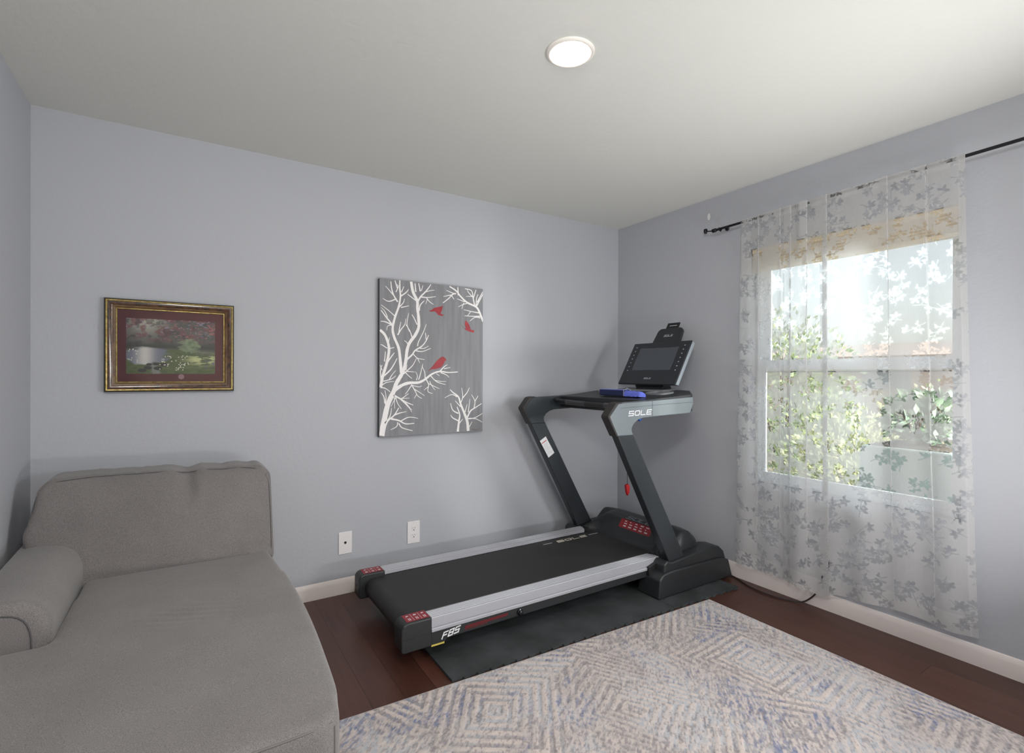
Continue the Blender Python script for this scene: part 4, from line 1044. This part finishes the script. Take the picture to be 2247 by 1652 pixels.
# ---------------------------------------------------------------- outside the window
m_grd = mat('dry_garden_soil', srgb(150, 138, 118), .95, var=(srgb(112, 108, 80), 3, (1, 1, 1)))
g0 = MB().box(.17, 30, -14, 24, -.55, -.35).build('ground', m_grd, smooth=False); g0['kind'] = 'structure'
def leafmat(name, a, b):
    m = mat(name, srgb(*a), .45, var=(srgb(*b), 9, (1, 1, 1))); p = m.node_tree.nodes['Principled BSDF']; return m
m_l1 = leafmat('green_leaves', (122, 142, 104), (186, 194, 140)); m_l2 = leafmat('dark_green_leaves', (104, 124, 108), (144, 160, 132)); m_l3 = leafmat('olive_leaves', (150, 160, 124), (196, 196, 150))
m_stem = mat('brown_stem', srgb(86, 68, 52), .8)
def shrub(name, c, rx, ry, hgt, n_, ls, m, seed, label, cat='shrub', group=None, shoots=0, low=.1):
    r = np.random.RandomState(seed); t = thing(name, (c[0], c[1], c[2]), label, cat, group); vs = []; fs = []
    def leaf(p, d, s):
        d = Vector(d).normalized(); a = d.cross(Vector((r.randn(), r.randn(), r.randn()))).normalized(); nn = d.cross(a); k = len(vs)
        p = Vector(p)
        vs.extend([p, p + d * s * .5 + a * s * .28, p + d * s, p + d * s * .5 - a * s * .28 + nn * s * .08]); fs.append((k, k + 1, k + 2, k + 3))
    for i in range(n_):
        th = r.rand() * 6.283; ph = math.acos(1 - 2 * r.rand()); rr = (.35 + .65 * r.rand() ** .5) * (1 + .16 * math.sin(th * 5 + ph * 4 + seed))
        d = (math.sin(ph) * math.cos(th), math.sin(ph) * math.sin(th), math.cos(ph))
        p = (c[0] + rx * rr * d[0], c[1] + ry * rr * d[1], c[2] + hgt * (.5 + low * .5) + hgt * (.5 - low * .5) * rr * d[2])
        leaf(p, (d[0] + r.randn() * .5, d[1] + r.randn() * .5, d[2] + .3 + r.randn() * .5), ls * (.7 + .6 * r.rand()))
    sb = MB()
    for i in range(6):
        a = r.rand() * 6.283; sb.tube([(c[0], c[1], c[2] - .02), (c[0] + rx * .25 * math.cos(a), c[1] + ry * .25 * math.sin(a), c[2] + hgt * .4), (c[0] + rx * .55 * math.cos(a), c[1] + ry * .55 * math.sin(a), c[2] + hgt * .8)], [.014, .009, .004], 6)
    for i in range(shoots):
        x, y = c[0] + rx * .6 * r.uniform(-1, 1), c[1] + ry * .75 * r.uniform(-1, 1); h0 = c[2] + hgt * .8; h1 = c[2] + hgt * (1.08 + .22 * r.rand()); dx, dy = r.randn() * .03, r.randn() * .03
        sb.tube([(x, y, h0), (x + dx, y + dy, h1)], [.006, .003], 6)
        for q in range(9):
            f_ = q / 8; a = q * 2.4; leaf((x + dx * f_, y + dy * f_, h0 + (h1 - h0) * (.3 + .7 * f_)), (math.cos(a), math.sin(a), .9), ls * 1.8)
    MB().add(vs, fs).build('foliage', m, t, smooth=False); sb.build('stems', m_stem, t)
shrub('flowering_shrub', (3.9, .85, -.36), .80, .80, 2.42, 3600, .075, m_l1, 3, 'tall leafy green shrub rising above the hedge outside the window', 'shrub')
shrub('hedge_shrub', (2.0, -.85, -.36), .50, .52, 1.32, 3000, .065, m_l3, 5, 'yellow-green rounded shrub just outside the left of the window', 'shrub', None, low=0)
shrub('hedge_shrub', (2.95, -.15, -.36), .45, .52, 1.40, 2400, .065, m_l1, 7, 'sunlit green shrub behind the middle of the lower window pane', 'shrub', None, low=0)
shrub('hedge_shrub', (4.3, -.9, -.36), .6, .72, 1.5, 2200, .075, m_l3, 8, 'olive shrub farther back outside the right of the window', 'shrub', None, low=0)
# planter with an upright shrub close to the glass
pl = thing('planter', (.98, -1.70, -.36), 'large grey-green planter box outside the lower right of the window', 'planter')
mp_ = MB().prism([(-1.98, -.36), (-1.40, -.36), (-1.455, .83), (-1.93, .83)], .70, 1.18, 'x')
mp_.build('planter_box', mat('grey_green_planter', srgb(120, 132, 128), .7), pl, bevel=.015)
MB().box(.73, 1.15, -1.90, -1.49, .80, .835).build('soil', mat('dark_soil', srgb(60, 50, 40), .95), pl, smooth=False)
shrub('potted_shrub', (.95, -1.69, .842), .20, .20, .24, 700, .05, m_l2, 12, 'dark green upright shrub growing in the grey planter', 'shrub', None, shoots=9)
# neighbouring house
m_st = mat('pink_beige_stucco', srgb(200, 182, 172), .9, bump=(40, .3, .01)); m_rt = mat('tan_roof_tile', srgb(168, 152, 142), .8)
nh = thing('neighbor_house', (15, 5, -.35), 'pink beige stucco house with tan roof far across the yard', 'house')
MB().box(14, 19, -5, 18, -.36, 1.75).build('wall', m_st, nh, smooth=False)
MB().prism([(13.5, 1.72), (19.5, 1.72), (19.5, 1.85), (16.5, 2.35), (13.5, 1.85)], -5.5, 18.5).build('roof', m_rt, nh, smooth=False)
MB().box(13.97, 14.0, 3.0, 4.2, .6, 1.6).build('window', mat('far_window_glass', srgb(150, 156, 160), .3), nh, smooth=False)
fn_ = MB()
for i in range(60): fn_.box(8.0, 8.03, -4 + i * .2, -4 + i * .2 + .185, -.36, 1.02)
fn_.box(8.03, 8.08, -4, 8, .75, .84).box(8.03, 8.08, -4, 8, -.1, -.01)
tag(fn_.build('garden_fence', mat('weathered_board', srgb(176, 166, 156), .85), smooth=False), 'pale weathered board fence behind the shrubs across the yard', 'fence')
ev = MB().prism([(.16, 2.50), (.80, 2.36), (.80, 2.42), (.16, 2.60)], -6, 3).build('sun_block_eave', m_trim, smooth=False); ev['kind'] = 'structure'; ev.name = 'sun_block_trim'  # unseen eave, added to keep high sun off the window
